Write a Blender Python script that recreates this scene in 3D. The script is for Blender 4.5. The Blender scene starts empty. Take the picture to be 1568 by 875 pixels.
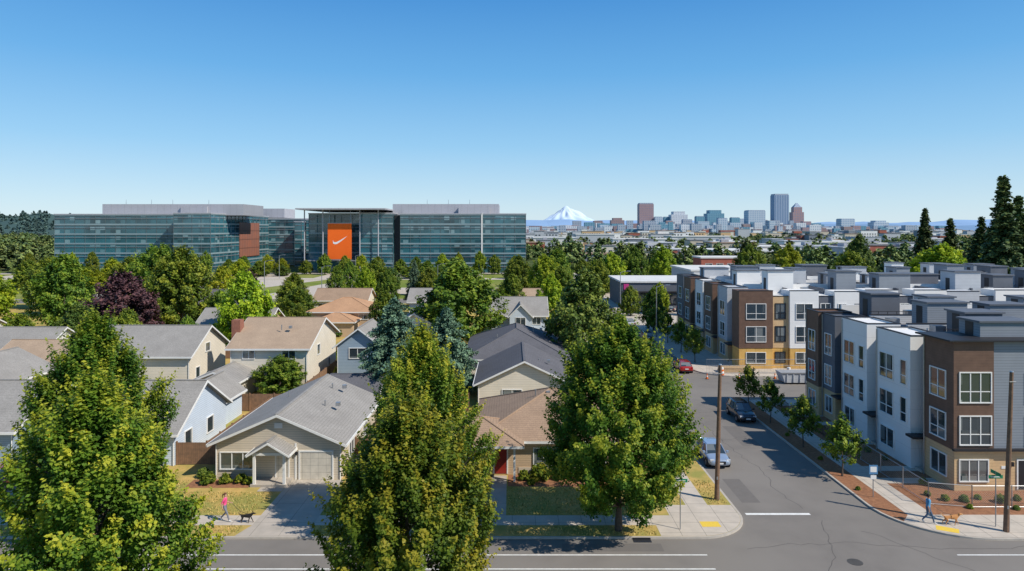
import bpy, math, random
import numpy as np
from mathutils import Vector, Matrix

random.seed(7)
scene = bpy.context.scene
COL = scene.collection

# ------------------------------------------------------------------ materials
def newmat(name):
    m = bpy.data.materials.new(name); m.use_nodes = True
    nt = m.node_tree
    return m, nt, nt.nodes['Principled BSDF']

def N(nt, typ, **kw):
    n = nt.nodes.new(typ)
    for k, v in kw.items():
        setattr(n, k, v)
    return n

def math_node(nt, op, a, b=None):
    n = nt.nodes.new('ShaderNodeMath'); n.operation = op
    for i, v in enumerate((a, b)):
        if v is None: continue
        if isinstance(v, (int, float)): n.inputs[i].default_value = v
        else: nt.links.new(v, n.inputs[i])
    return n.outputs[0]

def mixcol(nt, fac, a, b, mode='MIX'):
    n = nt.nodes.new('ShaderNodeMix'); n.data_type = 'RGBA'; n.blend_type = mode
    for idx, v in ((0, fac), (6, a), (7, b)):
        if isinstance(v, (int, float)): n.inputs[idx].default_value = v
        elif isinstance(v, tuple): n.inputs[idx].default_value = (*v[:3], 1)
        else: nt.links.new(v, n.inputs[idx])
    return n.outputs[2]

def noise(nt, vec, scale, detail=4, rough=0.6):
    n = nt.nodes.new('ShaderNodeTexNoise')
    n.inputs['Scale'].default_value = scale
    n.inputs['Detail'].default_value = detail
    n.inputs['Roughness'].default_value = rough
    nt.links.new(vec, n.inputs['Vector'])
    return n.outputs['Fac']

def maprange(nt, v, a, b, c=0.0, d=1.0):
    n = nt.nodes.new('ShaderNodeMapRange')
    nt.links.new(v, n.inputs[0])
    for i, x in enumerate((a, b, c, d)): n.inputs[i+1].default_value = x
    return n.outputs[0]

def surf(name, col, col2=None, scale=1.5, rough=0.85, spec=0.3, bump=0.0, bscale=None,
         lines=None, metallic=0.0, big=None, linedark=0.6):
    m, nt, p = newmat(name)
    tc = N(nt, 'ShaderNodeTexCoord'); vec = tc.outputs['Object']
    if col2 is None: col2 = tuple(c*0.78 for c in col)
    f = maprange(nt, noise(nt, vec, scale), 0.3, 0.7)
    c = mixcol(nt, f, col, col2)
    if big:
        g = maprange(nt, noise(nt, vec, big[0], 3), 0.38, 0.62)
        c = mixcol(nt, g, c, big[1])
    if lines:
        sep = N(nt, 'ShaderNodeSeparateXYZ'); nt.links.new(vec, sep.inputs[0])
        for ax, sp, w in lines:
            fr = math_node(nt, 'FRACT', math_node(nt, 'MULTIPLY', sep.outputs[ax], 1.0/sp))
            ln = math_node(nt, 'LESS_THAN', fr, w/sp)
            dk = math_node(nt, 'MULTIPLY', ln, 1-linedark)
            c = mixcol(nt, dk, c, (0.02, 0.02, 0.02))
    nt.links.new(c, p.inputs['Base Color'])
    p.inputs['Roughness'].default_value = rough
    p.inputs['Specular IOR Level'].default_value = spec
    p.inputs['Metallic'].default_value = metallic
    if bump:
        b = N(nt, 'ShaderNodeBump'); b.inputs['Strength'].default_value = bump
        b.inputs['Distance'].default_value = 0.03
        nt.links.new(noise(nt, vec, bscale or scale*8, 3), b.inputs['Height'])
        nt.links.new(b.outputs[0], p.inputs['Normal'])
    return m

def siding(name, col, sp=0.18, **k):
    return surf(name, col, tuple(c*0.9 for c in col), scale=0.8, rough=0.7, lines=[(2, sp, sp*0.14)], linedark=0.62, **k)

def shingle(name, col, col2):
    m, nt, p = newmat(name)
    tc = N(nt, 'ShaderNodeTexCoord'); vec = tc.outputs['Object']
    f = maprange(nt, noise(nt, vec, 9, 3), 0.35, 0.65)
    c = mixcol(nt, f, col, col2)
    g = maprange(nt, noise(nt, vec, 0.5, 4), 0.35, 0.7, 0, 0.4)
    c = mixcol(nt, g, c, tuple(x*0.7 for x in col2))
    sep = N(nt, 'ShaderNodeSeparateXYZ'); nt.links.new(vec, sep.inputs[0])
    fr = math_node(nt, 'FRACT', math_node(nt, 'MULTIPLY', sep.outputs[2], 1/0.09))
    ln = math_node(nt, 'MULTIPLY', math_node(nt, 'LESS_THAN', fr, 0.22), 0.2)
    c = mixcol(nt, ln, c, (0.02, 0.02, 0.02))
    nt.links.new(c, p.inputs['Base Color']); p.inputs['Roughness'].default_value = 0.95
    p.inputs['Specular IOR Level'].default_value = 0.15
    return m

def glassmat(name, col=(0.03, 0.045, 0.055), blinds=0.35, cell=1.1):
    m, nt, p = newmat(name)
    tc = N(nt, 'ShaderNodeTexCoord'); vec = tc.outputs['Object']
    sn = N(nt, 'ShaderNodeVectorMath', operation='SNAP'); nt.links.new(vec, sn.inputs[0]); sn.inputs[1].default_value = (cell, cell, cell)
    wn = N(nt, 'ShaderNodeTexWhiteNoise'); nt.links.new(sn.outputs[0], wn.inputs['Vector'])
    f = maprange(nt, wn.outputs['Value'], 1-blinds, 1.0, 0, 0.5)
    c = mixcol(nt, f, col, (0.4, 0.42, 0.4))
    nt.links.new(c, p.inputs['Base Color'])
    p.inputs['Roughness'].default_value = 0.06; p.inputs['Specular IOR Level'].default_value = 0.9
    p.inputs['IOR'].default_value = 1.7
    return m

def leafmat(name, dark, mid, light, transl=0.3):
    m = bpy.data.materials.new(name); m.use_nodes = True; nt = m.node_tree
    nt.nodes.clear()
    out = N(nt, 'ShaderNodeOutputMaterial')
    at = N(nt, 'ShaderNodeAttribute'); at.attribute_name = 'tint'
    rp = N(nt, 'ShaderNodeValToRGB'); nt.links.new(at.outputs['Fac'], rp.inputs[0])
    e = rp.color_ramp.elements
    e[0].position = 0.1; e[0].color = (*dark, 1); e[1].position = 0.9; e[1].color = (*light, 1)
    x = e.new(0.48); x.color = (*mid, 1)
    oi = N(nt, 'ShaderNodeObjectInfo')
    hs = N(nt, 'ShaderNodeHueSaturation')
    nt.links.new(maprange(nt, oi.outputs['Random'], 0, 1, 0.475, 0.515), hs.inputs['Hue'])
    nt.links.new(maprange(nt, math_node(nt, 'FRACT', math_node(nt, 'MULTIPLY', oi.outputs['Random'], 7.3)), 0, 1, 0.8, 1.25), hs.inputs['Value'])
    nt.links.new(rp.outputs[0], hs.inputs['Color'])
    d = N(nt, 'ShaderNodeBsdfPrincipled'); d.inputs['Roughness'].default_value = 0.55
    d.inputs['Specular IOR Level'].default_value = 0.25
    nt.links.new(hs.outputs[0], d.inputs['Base Color'])
    if transl > 0:
        t = N(nt, 'ShaderNodeBsdfTranslucent')
        mx = N(nt, 'ShaderNodeMixShader'); mx.inputs[0].default_value = transl
        nt.links.new(hs.outputs[0], t.inputs['Color'])
        nt.links.new(d.outputs[0], mx.inputs[1]); nt.links.new(t.outputs[0], mx.inputs[2])
        nt.links.new(mx.outputs[0], out.inputs['Surface'])
    else:
        nt.links.new(d.outputs[0], out.inputs['Surface'])
    return m

M = {}
M['bark'] = surf('bark', (0.13, 0.10, 0.08), (0.07, 0.055, 0.042), scale=6, bump=0.5)
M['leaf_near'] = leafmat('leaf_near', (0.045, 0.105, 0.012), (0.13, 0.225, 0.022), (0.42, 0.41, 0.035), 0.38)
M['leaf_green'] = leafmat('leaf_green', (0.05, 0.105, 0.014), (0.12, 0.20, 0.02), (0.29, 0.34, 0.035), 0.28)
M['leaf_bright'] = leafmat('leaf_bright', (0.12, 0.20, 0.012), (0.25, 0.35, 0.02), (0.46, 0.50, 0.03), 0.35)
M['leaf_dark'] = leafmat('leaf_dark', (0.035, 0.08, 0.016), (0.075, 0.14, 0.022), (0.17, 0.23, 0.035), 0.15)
M['leaf_purple'] = leafmat('leaf_purple', (0.03, 0.014, 0.018), (0.055, 0.026, 0.03), (0.12, 0.055, 0.055), 0)
M['leaf_fir'] = leafmat('leaf_fir', (0.03, 0.06, 0.022), (0.065, 0.115, 0.038), (0.14, 0.19, 0.055), 0)
M['leaf_cedar'] = leafmat('leaf_cedar', (0.05, 0.10, 0.06), (0.10, 0.17, 0.105), (0.19, 0.27, 0.15), 0)
M['leaf_far'] = leafmat('leaf_far', (0.065, 0.11, 0.04), (0.115, 0.17, 0.05), (0.22, 0.27, 0.07), 0)
M['leaf_haze'] = leafmat('leaf_haze', (0.10, 0.15, 0.14), (0.14, 0.20, 0.17), (0.20, 0.25, 0.19), 0)  # bluish cast is distance haze put into the leaf colour
M['leaf_hill'] = leafmat('leaf_hill', (0.055, 0.105, 0.105), (0.075, 0.135, 0.125), (0.11, 0.17, 0.14), 0)  # teal cast of distance haze included in these leaf colours
M['asphalt'] = surf('asphalt', (0.205, 0.185, 0.165), (0.172, 0.156, 0.14), scale=0.6, rough=0.9, bump=0.25, bscale=60, big=(0.12, (0.22, 0.20, 0.178)))
M['tar'] = surf('crack_sealant', (0.13, 0.118, 0.108), rough=0.8)
M['patch'] = surf('asphalt_patch', (0.168, 0.152, 0.138), (0.15, 0.137, 0.125), scale=2, rough=0.9)
M['concrete'] = surf('concrete', (0.56, 0.49, 0.41), (0.46, 0.405, 0.34), scale=1.2, bump=0.1, lines=[(0, 1.5, 0.035), (1, 1.5, 0.035)], linedark=0.5)
M['kerb'] = surf('kerb', (0.50, 0.445, 0.375), (0.40, 0.36, 0.31), scale=2)
M['drive'] = surf('driveway_concrete', (0.48, 0.42, 0.355), (0.37, 0.33, 0.28), scale=0.8, lines=[(0, 1.8, 0.03), (1, 3.0, 0.03)], linedark=0.5)
M['paint'] = surf('road_paint', (0.80, 0.79, 0.76), (0.6, 0.6, 0.57), scale=3)
M['yellow'] = surf('tactile_yellow', (0.80, 0.55, 0.06), (0.68, 0.47, 0.08), scale=8)
M['lawn'] = surf('lawn', (0.60, 0.39, 0.14), (0.44, 0.31, 0.10), scale=1.5, rough=1, spec=0.05, bump=0.6, bscale=25, big=(0.35, (0.30, 0.28, 0.08)))
M['greenlawn'] = surf('green_lawn', (0.20, 0.25, 0.05), (0.30, 0.27, 0.10), scale=0.6, rough=1, spec=0.05, big=(0.05, (0.15, 0.20, 0.04)))
M['mulch'] = surf('bark_mulch', (0.36, 0.17, 0.085), (0.21, 0.095, 0.05), scale=5, rough=1, bump=0.8, bscale=20)
M['fence'] = surf('cedar_fence', (0.30, 0.17, 0.10), (0.18, 0.11, 0.07), scale=3, lines=[(0, 0.15, 0.02), (1, 0.15, 0.02)])
M['pole'] = surf('pole_wood', (0.24, 0.145, 0.09), (0.13, 0.08, 0.055), scale=4)
M['metal'] = surf('galvanised', (0.45, 0.46, 0.47), rough=0.4, metallic=0.7)
M['black'] = surf('black_metal', (0.028, 0.028, 0.032), rough=0.5)
M['white'] = surf('white_trim', (0.78, 0.77, 0.74), (0.71, 0.70, 0.67), scale=2, rough=0.6)
M['glass'] = glassmat('window_glass')
M['beige'] = siding('beige_siding', (0.64, 0.55, 0.43))
M['cream'] = siding('cream_siding', (0.76, 0.69, 0.57))
M['whites'] = siding('white_siding', (0.78, 0.75, 0.70))
M['bluew'] = siding('pale_blue_siding', (0.60, 0.68, 0.77))
M['bluegrey'] = siding('blue_grey_siding', (0.30, 0.39, 0.48))
M['tanw'] = siding('tan_siding', (0.58, 0.42, 0.27))
M['brick'] = surf('chimney_brick', (0.36, 0.15, 0.10), (0.26, 0.11, 0.075), scale=5, lines=[(2, 0.08, 0.012), (0, 0.22, 0.012)])
M['r_grey'] = shingle('grey_shingle', (0.36, 0.34, 0.315), (0.265, 0.25, 0.23))
M['r_brown'] = shingle('brown_shingle', (0.43, 0.295, 0.20), (0.31, 0.215, 0.15))
M['r_tan'] = shingle('tan_shingle', (0.48, 0.355, 0.25), (0.36, 0.265, 0.19))
M['r_dark'] = shingle('dark_shingle', (0.16, 0.158, 0.17), (0.112, 0.11, 0.122))
M['r_orange'] = shingle('clay_shingle', (0.58, 0.34, 0.19), (0.43, 0.25, 0.15))
M['door_red'] = surf('red_door', (0.30, 0.03, 0.02), rough=0.4)
M['door_white'] = surf('garage_door', (0.68, 0.62, 0.52), scale=2, rough=0.6, lines=[(2, 0.53, 0.03), (0, 0.6, 0.03)], linedark=0.7)
M['t_white'] = surf('white_panel', (0.80, 0.79, 0.77), (0.76, 0.75, 0.73), scale=0.5, rough=0.6, lines=[(2, 1.55, 0.02)], linedark=0.75)
M['t_brown'] = surf('brown_cladding', (0.17, 0.10, 0.07), (0.125, 0.074, 0.052), scale=1.5, rough=0.6, lines=[(2, 0.2, 0.02)], linedark=0.7)
M['t_char'] = surf('charcoal_panel', (0.13, 0.14, 0.165), (0.11, 0.12, 0.14), scale=0.7, rough=0.6, lines=[(2, 1.5, 0.02)], linedark=0.6)
M['t_grey'] = siding('grey_lap', (0.25, 0.275, 0.31), 0.2)
M['t_lgrey'] = siding('light_grey_lap', (0.50, 0.52, 0.55), 0.2)
M['t_tan'] = surf('tan_cladding', (0.68, 0.47, 0.26), (0.58, 0.39, 0.21), scale=1.2, rough=0.7, lines=[(2, 0.22, 0.02)], linedark=0.7)
M['t_yellow'] = surf('yellow_sheathing', (0.72, 0.45, 0.13), (0.58, 0.34, 0.10), scale=0.8, lines=[(0, 1.2, 0.04), (2, 1.2, 0.04)])
M['t_roof'] = surf('membrane_roof', (0.22, 0.22, 0.235), (0.17, 0.17, 0.18), scale=0.4)
M['t_roofw'] = surf('white_membrane_roof', (0.70, 0.69, 0.67), (0.58, 0.58, 0.56), scale=0.3)
M['alu'] = surf('aluminium_panel', (0.42, 0.42, 0.45), (0.37, 0.37, 0.40), scale=0.1, rough=0.5, lines=[(0, 3.0, 0.12), (1, 3.0, 0.12)], linedark=0.75)
M['span'] = surf('spandrel', (0.27, 0.35, 0.37), (0.20, 0.28, 0.305), scale=.05, rough=0.35)
M['mull'] = surf('mullion', (0.12, 0.17, 0.185), rough=0.35)
M['orange'] = surf('orange_fabric', (0.92, 0.15, 0.015), (0.86, 0.135, 0.012), scale=0.2, rough=0.8)
M['orange_faded'] = surf('faded_orange_fabric', (0.34, 0.13, 0.08), (0.25, 0.12, 0.09), scale=0.3, rough=0.4, lines=[(2, 4.2, 0.5), (1, 3.0, 0.3)])
M['cloth_white'] = surf('white_fabric', (0.88, 0.88, 0.88))
M['brickred'] = surf('red_brick', (0.40, 0.13, 0.09), (0.31, 0.10, 0.07), scale=0.5)
M['tyre'] = surf('tyre', (0.02, 0.02, 0.02), rough=0.8)
M['rim'] = surf('rim', (0.45, 0.45, 0.47), rough=0.3, metallic=0.8)
M['cone'] = surf('cone_orange', (0.85, 0.16, 0.02))
M['green_sign'] = surf('green_sign', (0.02, 0.25, 0.12), rough=0.4)
M['blue_sign'] = surf('blue_sign', (0.10, 0.25, 0.45), rough=0.4)
M['red_sign'] = surf('red_sign', (0.55, 0.02, 0.02), rough=0.4)
M['pink_sign'] = surf('pink_sign', (0.6, 0.05, 0.25), rough=0.5)
M['bin'] = surf('bin_plastic', (0.03, 0.10, 0.16), rough=0.5)

def cglass():
    m, nt, p = newmat('curtain_glass')
    tc = N(nt, 'ShaderNodeTexCoord'); vec = tc.outputs['Object']
    sn = N(nt, 'ShaderNodeVectorMath', operation='SNAP'); nt.links.new(vec, sn.inputs[0]); sn.inputs[1].default_value = (2.25, 2.25, 1.45)
    wn = N(nt, 'ShaderNodeTexWhiteNoise'); nt.links.new(sn.outputs[0], wn.inputs['Vector'])
    c = mixcol(nt, wn.outputs['Value'], (0.012, 0.042, 0.055), (0.04, 0.12, 0.145))
    g = maprange(nt, noise(nt, vec, 0.05, 2), 0.42, 0.62)
    c = mixcol(nt, g, c, (0.035, 0.15, 0.19))
    h = maprange(nt, wn.outputs['Value'], 0.84, 1.0, 0, 0.6)
    c = mixcol(nt, h, c, (0.30, 0.43, 0.45))
    nt.links.new(c, p.inputs['Base Color']); p.inputs['Roughness'].default_value = 0.07
    p.inputs['Specular IOR Level'].default_value = 0.6; p.inputs['IOR'].default_value = 1.65
    return m
M['cglass'] = cglass()

def towermat(name, wall, glass, fx=9, fz=9, wx=0.5, wz=0.55):
    m, nt, p = newmat(name)
    tc = N(nt, 'ShaderNodeTexCoord'); sep = N(nt, 'ShaderNodeSeparateXYZ'); nt.links.new(tc.outputs['Object'], sep.inputs[0])
    a = math_node(nt, 'LESS_THAN', math_node(nt, 'FRACT', math_node(nt, 'MULTIPLY', math_node(nt, 'ADD', sep.outputs[0], sep.outputs[1]), 1/fx)), wx)
    b = math_node(nt, 'LESS_THAN', math_node(nt, 'FRACT', math_node(nt, 'MULTIPLY', sep.outputs[2], 1/fz)), wz)
    c = mixcol(nt, math_node(nt, 'MULTIPLY', a, b), wall, glass)
    nt.links.new(c, p.inputs['Base Color']); p.inputs['Roughness'].default_value = 0.6
    return m

# ------------------------------------------------------------------ mesh builder
class MB:
    def __init__(s): s.v = []; s.f = []
    def poly(s, pts):
        n = len(s.v); s.v += [tuple(p) for p in pts]; s.f.append(tuple(range(n, n+len(pts))))
    def box(s, x0, x1, y0, y1, z0, z1):
        if x0 > x1: x0, x1 = x1, x0
        if y0 > y1: y0, y1 = y1, y0
        s.hexa([(x0,y0,z0),(x1,y0,z0),(x1,y1,z0),(x0,y1,z0),(x0,y0,z1),(x1,y0,z1),(x1,y1,z1),(x0,y1,z1)])
    def hexa(s, p):
        n = len(s.v); s.v += [tuple(q) for q in p]
        s.f += [(n,n+3,n+2,n+1),(n+4,n+5,n+6,n+7),(n,n+1,n+5,n+4),(n+1,n+2,n+6,n+5),(n+2,n+3,n+7,n+6),(n+3,n,n+4,n+7)]
    def prism(s, pts, z0, z1):
        n = len(s.v); k = len(pts)
        s.v += [(p[0], p[1], z0) for p in pts] + [(p[0], p[1], z1) for p in pts]
        s.f.append(tuple(range(n+k-1, n-1, -1))); s.f.append(tuple(range(n+k, n+2*k)))
        for i in range(k): s.f.append((n+i, n+(i+1) % k, n+k+(i+1) % k, n+k+i))
    def tube(s, pts, rad, sides=8, cap=True):
        base = len(s.v); pts = [Vector(p) for p in pts]
        for i, p in enumerate(pts):
            d = (pts[min(i+1, len(pts)-1)] - pts[max(i-1, 0)]).normalized()
            a = d.cross(Vector((0.31, 0.95, 0.1)) if abs(d.y) < 0.8 else Vector((1, 0, 0))).normalized(); b = d.cross(a)
            for j in range(sides):
                t = 2*math.pi*j/sides
                s.v.append(tuple(p + (a*math.cos(t)+b*math.sin(t))*rad[i]))
        for i in range(len(pts)-1):
            for j in range(sides):
                q = base+i*sides
                s.f.append((q+j, q+(j+1) % sides, q+sides+(j+1) % sides, q+sides+j))
        if cap:
            s.f.append(tuple(base+j for j in range(sides))[::-1])
            s.f.append(tuple(base+(len(pts)-1)*sides+j for j in range(sides)))
    def mesh(s, name, mat, origin=(0, 0, 0)):
        me = bpy.data.meshes.new(name)
        o = origin
        me.from_pydata([(v[0]-o[0], v[1]-o[1], v[2]-o[2]) for v in s.v], [], s.f)
        me.materials.append(mat); me.update()
        return me

def obj(name, me, parent=None, loc=(0, 0, 0), rot=0, scale=None):
    o = bpy.data.objects.new(name, me); COL.objects.link(o)
    if parent: o.parent = parent
    o.location = loc; o.rotation_euler = (0, 0, rot)
    if scale is not None: o.scale = scale if isinstance(scale, tuple) else (scale,)*3
    return o

class Bld:
    def __init__(s, name, origin):
        s.name = name; s.o = origin; s.p = {}
    def part(s, pname, mat):
        if (pname, mat) not in s.p: s.p[(pname, mat)] = MB()
        return s.p[(pname, mat)]
    def out(s, side, plane, part, mat, u0, u1, z0, z1, d0, d1):
        mb = s.part(part, mat)
        if side == 'S': mb.box(u0, u1, plane-d1, plane-d0, z0, z1)
        elif side == 'N': mb.box(u0, u1, plane+d0, plane+d1, z0, z1)
        elif side == 'W': mb.box(plane-d1, plane-d0, u0, u1, z0, z1)
        else: mb.box(plane+d0, plane+d1, u0, u1, z0, z1)
    def win(s, side, plane, u0, u1, z0, z1, cols=1, rows=1, fr='white', fw=0.08):
        s.out(side, plane, 'window_glass', 'glass', u0, u1, z0, z1, -0.03, 0.015)
        o = lambda a, b, c, d, e: s.out(side, plane, 'window_frames', fr, a, b, c, d, 0.002, e)
        o(u0-fw, u1+fw, z1, z1+fw, 0.08); o(u0-fw, u1+fw, z0-fw, z0, 0.09)
        o(u0-fw, u0, z0, z1, 0.078); o(u1, u1+fw, z0, z1, 0.078)
        for i in range(1, cols):
            u = u0+(u1-u0)*i/cols; o(u-0.035, u+0.035, z0, z1, 0.055)
        for i in range(1, rows):
            z = z0+(z1-z0)*i/(rows*1.0) if rows != 2 else z0+(z1-z0)*.36
            o(u0, u1, z-0.03, z+0.03, 0.05)
    def door(s, side, plane, u0, u1, z0, z1, mat='door_red', fr='white'):
        s.out(side, plane, 'door', mat, u0, u1, z0, z1, -0.02, 0.03)
        o = lambda a, b, c, d: s.out(side, plane, 'door_frame', fr, a, b, c, d, 0.002, 0.06)
        o(u0-0.1, u1+0.1, z1, z1+0.1); o(u0-0.1, u0, z0, z1); o(u1, u1+0.1, z0, z1)
    def finish(s):
        e = bpy.data.objects.new(s.name, None); COL.objects.link(e); e.location = s.o
        for (pn, mt), mb in s.p.items():
            obj(pn, mb.mesh(pn, M[mt] if isinstance(mt, str) else mt, s.o), e)
        return e

Z0 = 0.12
def roof_gable(b, x0, x1, y0, y1, e, r, axis, roof, o=0.45, t=0.16, trim='white'):
    mb = b.part('roof', roof); tr = b.part('fascia', trim)
    if axis == 'X':
        c = (y0+y1)/2; h = (y1-y0)/2; sl = (r-e)/h; u0, u1 = x0-o, x1+o
        for sgn in (-1, 1):
            ye = c+sgn*(h+o); ze = e-sl*o+0.004; zr = r+0.004
            if sgn < 0: q = [(u0,ye,ze),(u1,ye,ze),(u1,c,zr),(u0,c,zr)]
            else: q = [(u0,c,zr),(u1,c,zr),(u1,ye,ze),(u0,ye,ze)]
            mb.hexa(q+[(p[0],p[1],p[2]+t) for p in q])
            tr.box(u0, u1, ye+sgn*0.002, ye+sgn*0.09, ze-0.05, ze+t-0.02)
            for ue, s2 in ((u0, -1), (u1, 1)):
                a = ue+s2*0.002; bb = ue+s2*0.05; lo, hi = min(a, bb), max(a, bb)
                pa, pb = (ye, ze), (c, zr)
                if sgn > 0: pa, pb = pb, pa
                tr.hexa([(lo,pa[0],pa[1]-.06),(hi,pa[0],pa[1]-.06),(hi,pb[0],pb[1]-.06),(lo,pb[0],pb[1]-.06),
                         (lo,pa[0],pa[1]+t-.03),(hi,pa[0],pa[1]+t-.03),(hi,pb[0],pb[1]+t-.03),(lo,pb[0],pb[1]+t-.03)])
        mb.box(u0+.01, u1-.01, c-0.12, c+0.12, r+t-0.03, r+t+0.03)
    else:
        c = (x0+x1)/2; h = (x1-x0)/2; sl = (r-e)/h; u0, u1 = y0-o, y1+o
        for sgn in (-1, 1):
            xe = c+sgn*(h+o); ze = e-sl*o+0.004; zr = r+0.004
            if sgn < 0: q = [(xe,u0,ze),(c,u0,zr),(c,u1,zr),(xe,u1,ze)]
            else: q = [(c,u0,zr),(xe,u0,ze),(xe,u1,ze),(c,u1,zr)]
            mb.hexa(q+[(p[0],p[1],p[2]+t) for p in q])
            tr.box(xe+sgn*0.002, xe+sgn*0.09, u0, u1, ze-0.05, ze+t-0.02)
            for ue, s2 in ((u0, -1), (u1, 1)):
                a = ue+s2*0.002; bb = ue+s2*0.05; lo, hi = min(a, bb), max(a, bb)
                pa, pb = (xe, ze), (c, zr)
                if sgn > 0: pa, pb = pb, pa
                tr.hexa([(pa[0],lo,pa[1]-.06),(pb[0],lo,pb[1]-.06),(pb[0],hi,pb[1]-.06),(pa[0],hi,pa[1]-.06),
                         (pa[0],lo,pa[1]+t-.03),(pb[0],lo,pb[1]+t-.03),(pb[0],hi,pb[1]+t-.03),(pa[0],hi,pa[1]+t-.03)])
        mb.box(c-0.12, c+0.12, u0+.01, u1-.01, r+t-0.03, r+t+0.03)

def walls_gable(b, x0, x1, y0, y1, e, r, axis, wall):
    mb = b.part('walls', wall); z = Z0
    mb.poly([(x0,y0,z),(x1,y0,z),(x1,y1,z),(x0,y1,z)][::-1])
    if axis == 'X':
        c = (y0+y1)/2
        mb.poly([(x0,y0,z),(x1,y0,z),(x1,y0,e),(x0,y0,e)]); mb.poly([(x1,y1,z),(x0,y1,z),(x0,y1,e),(x1,y1,e)])
        mb.poly([(x1,y0,z),(x1,y1,z),(x1,y1,e),(x1,c,r),(x1,y0,e)]); mb.poly([(x0,y1,z),(x0,y0,z),(x0,y0,e),(x0,c,r),(x0,y1,e)])
    else:
        c = (x0+x1)/2
        mb.poly([(x1,y0,z),(x1,y1,z),(x1,y1,e),(x1,y0,e)]); mb.poly([(x0,y1,z),(x0,y0,z),(x0,y0,e),(x0,y1,e)])
        mb.poly([(x0,y0,z),(x1,y0,z),(x1,y0,e),(c,y0,r),(x0,y0,e)]); mb.poly([(x1,y1,z),(x0,y1,z),(x0,y1,e),(c,y1,r),(x1,y1,e)])

def roof_hip(b, x0, x1, y0, y1, e, slope, roof, o=0.5, trim='white', wall=None):
    mb = b.part('roof', roof); tr = b.part('fascia', trim)
    X0, X1, Y0, Y1 = x0-o, x1+o, y0-o, y1+o
    w, d = X1-X0, Y1-Y0; h = min(w, d)/2; zr = e+slope*h
    if w >= d: a, c = (X0+h, (Y0+Y1)/2, zr), (X1-h, (Y0+Y1)/2, zr)
    else: a, c = ((X0+X1)/2, Y0+h, zr), ((X0+X1)/2, Y1-h, zr)
    A, B, C, D = (X0,Y0,e), (X1,Y0,e), (X1,Y1,e), (X0,Y1,e)
    if w >= d:
        mb.poly([A, B, c, a]); mb.poly([B, C, c]); mb.poly([C, D, a, c]); mb.poly([D, A, a])
    else:
        mb.poly([A, B, a]); mb.poly([B, C, c, a]); mb.poly([C, D, c]); mb.poly([D, A, a, c])
    for p, q in ((A, a), (D, a if w >= d else c), (B, c if w >= d else a), (C, c), (a, c)):
        mb.tube([(p[0], p[1], p[2]+.01), (q[0], q[1], q[2]+.01)], [0.07, 0.07], 6)
    tr.box(X0, X1, Y0, Y1, e-0.2, e-0.004)
    if wall: b.part('walls', wall).box(x0, x1, y0, y1, Z0, e-0.2)
    return zr

def vents(b, pts):
    mb = b.part('roof_vents', 'metal')
    for x, y, z in pts:
        mb.tube([(x, y, z-0.3), (x, y, z+0.35)], [0.06, 0.06], 8)
        mb.box(x+0.9, x+1.25, y-0.15, y+0.2, z-0.1, z+0.2)

# ------------------------------------------------------------------ foliage
def tube_np(mb, pts, rad, sides=7): mb.tube(pts, rad, sides, cap=False)

def foliage_arrays(rng, C, D, L, R, nleaf, leaf, out_c, ctint, tipw=0.45):
    n = len(C); idx = np.repeat(np.arange(n), nleaf); k = len(idx)
    a = np.clip(rng.normal(0, 0.5, k), -1, 1.3)
    g = rng.normal(0, 1, (k, 3)); g /= np.linalg.norm(g, axis=1)[:, None]
    rr = (rng.random(k)**0.5)
    taper = np.clip(1.0-0.65*np.clip(a, 0, 1.3), 0.12, 1)
    P = C[idx] + D[idx]*(a*L[idx])[:, None] + g*(rr*R[idx]*taper)[:, None]
    outd = P-out_c; outd /= np.linalg.norm(outd, axis=1)[:, None]+1e-6
    nrm = rng.normal(0, 0.55, (k, 3)) + outd*0.7 + np.array([0, 0, 0.55]); nrm /= np.linalg.norm(nrm, axis=1)[:, None]
    t = np.cross(nrm, rng.normal(0, 1, (k, 3))); t /= np.linalg.norm(t, axis=1)[:, None]+1e-6
    bt = np.cross(nrm, t)
    s = leaf*(0.6+0.75*rng.random(k))[:, None]
    v = np.stack([P-t*s*0.62, P-bt*s*0.42, P+t*s*0.62, P+bt*s*0.42], 1)
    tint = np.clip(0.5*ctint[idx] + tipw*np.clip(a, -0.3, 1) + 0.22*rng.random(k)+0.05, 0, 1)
    return v.reshape(-1, 3), tint

def make_mesh(name, trunk, V, tint, leafmat_, barkmat):
    tv = np.array(trunk.v, dtype=np.float64).reshape(-1, 3) if trunk.v else np.zeros((0, 3))
    nt_ = len(tv); nf = len(V)//4
    verts = np.concatenate([tv, V])
    tf = [f for f in trunk.f if len(f) == 4]
    tfl = np.array(tf, dtype=np.int32).reshape(-1)
    loops = np.concatenate([tfl, np.arange(nf*4, dtype=np.int32)+nt_]).astype(np.int32)
    tot = len(tf)+nf
    me = bpy.data.meshes.new(name)
    me.vertices.add(len(verts)); me.vertices.foreach_set('co', verts.astype(np.float32).ravel())
    me.loops.add(len(loops)); me.loops.foreach_set('vertex_index', loops)
    me.polygons.add(tot)
    me.polygons.foreach_set('loop_start', (np.arange(tot)*4).astype(np.int32))
    me.materials.append(barkmat); me.materials.append(leafmat_)
    mi = np.ones(tot, dtype=np.int32); mi[:len(tf)] = 0
    me.polygons.foreach_set('material_index', mi)
    at = me.attributes.new('tint', 'FLOAT', 'FACE')
    tt = np.zeros(tot, dtype=np.float32); tt[len(tf):] = tint; at.data.foreach_set('value', tt)
    me.update(calc_edges=True); me.validate()
    return me

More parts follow.
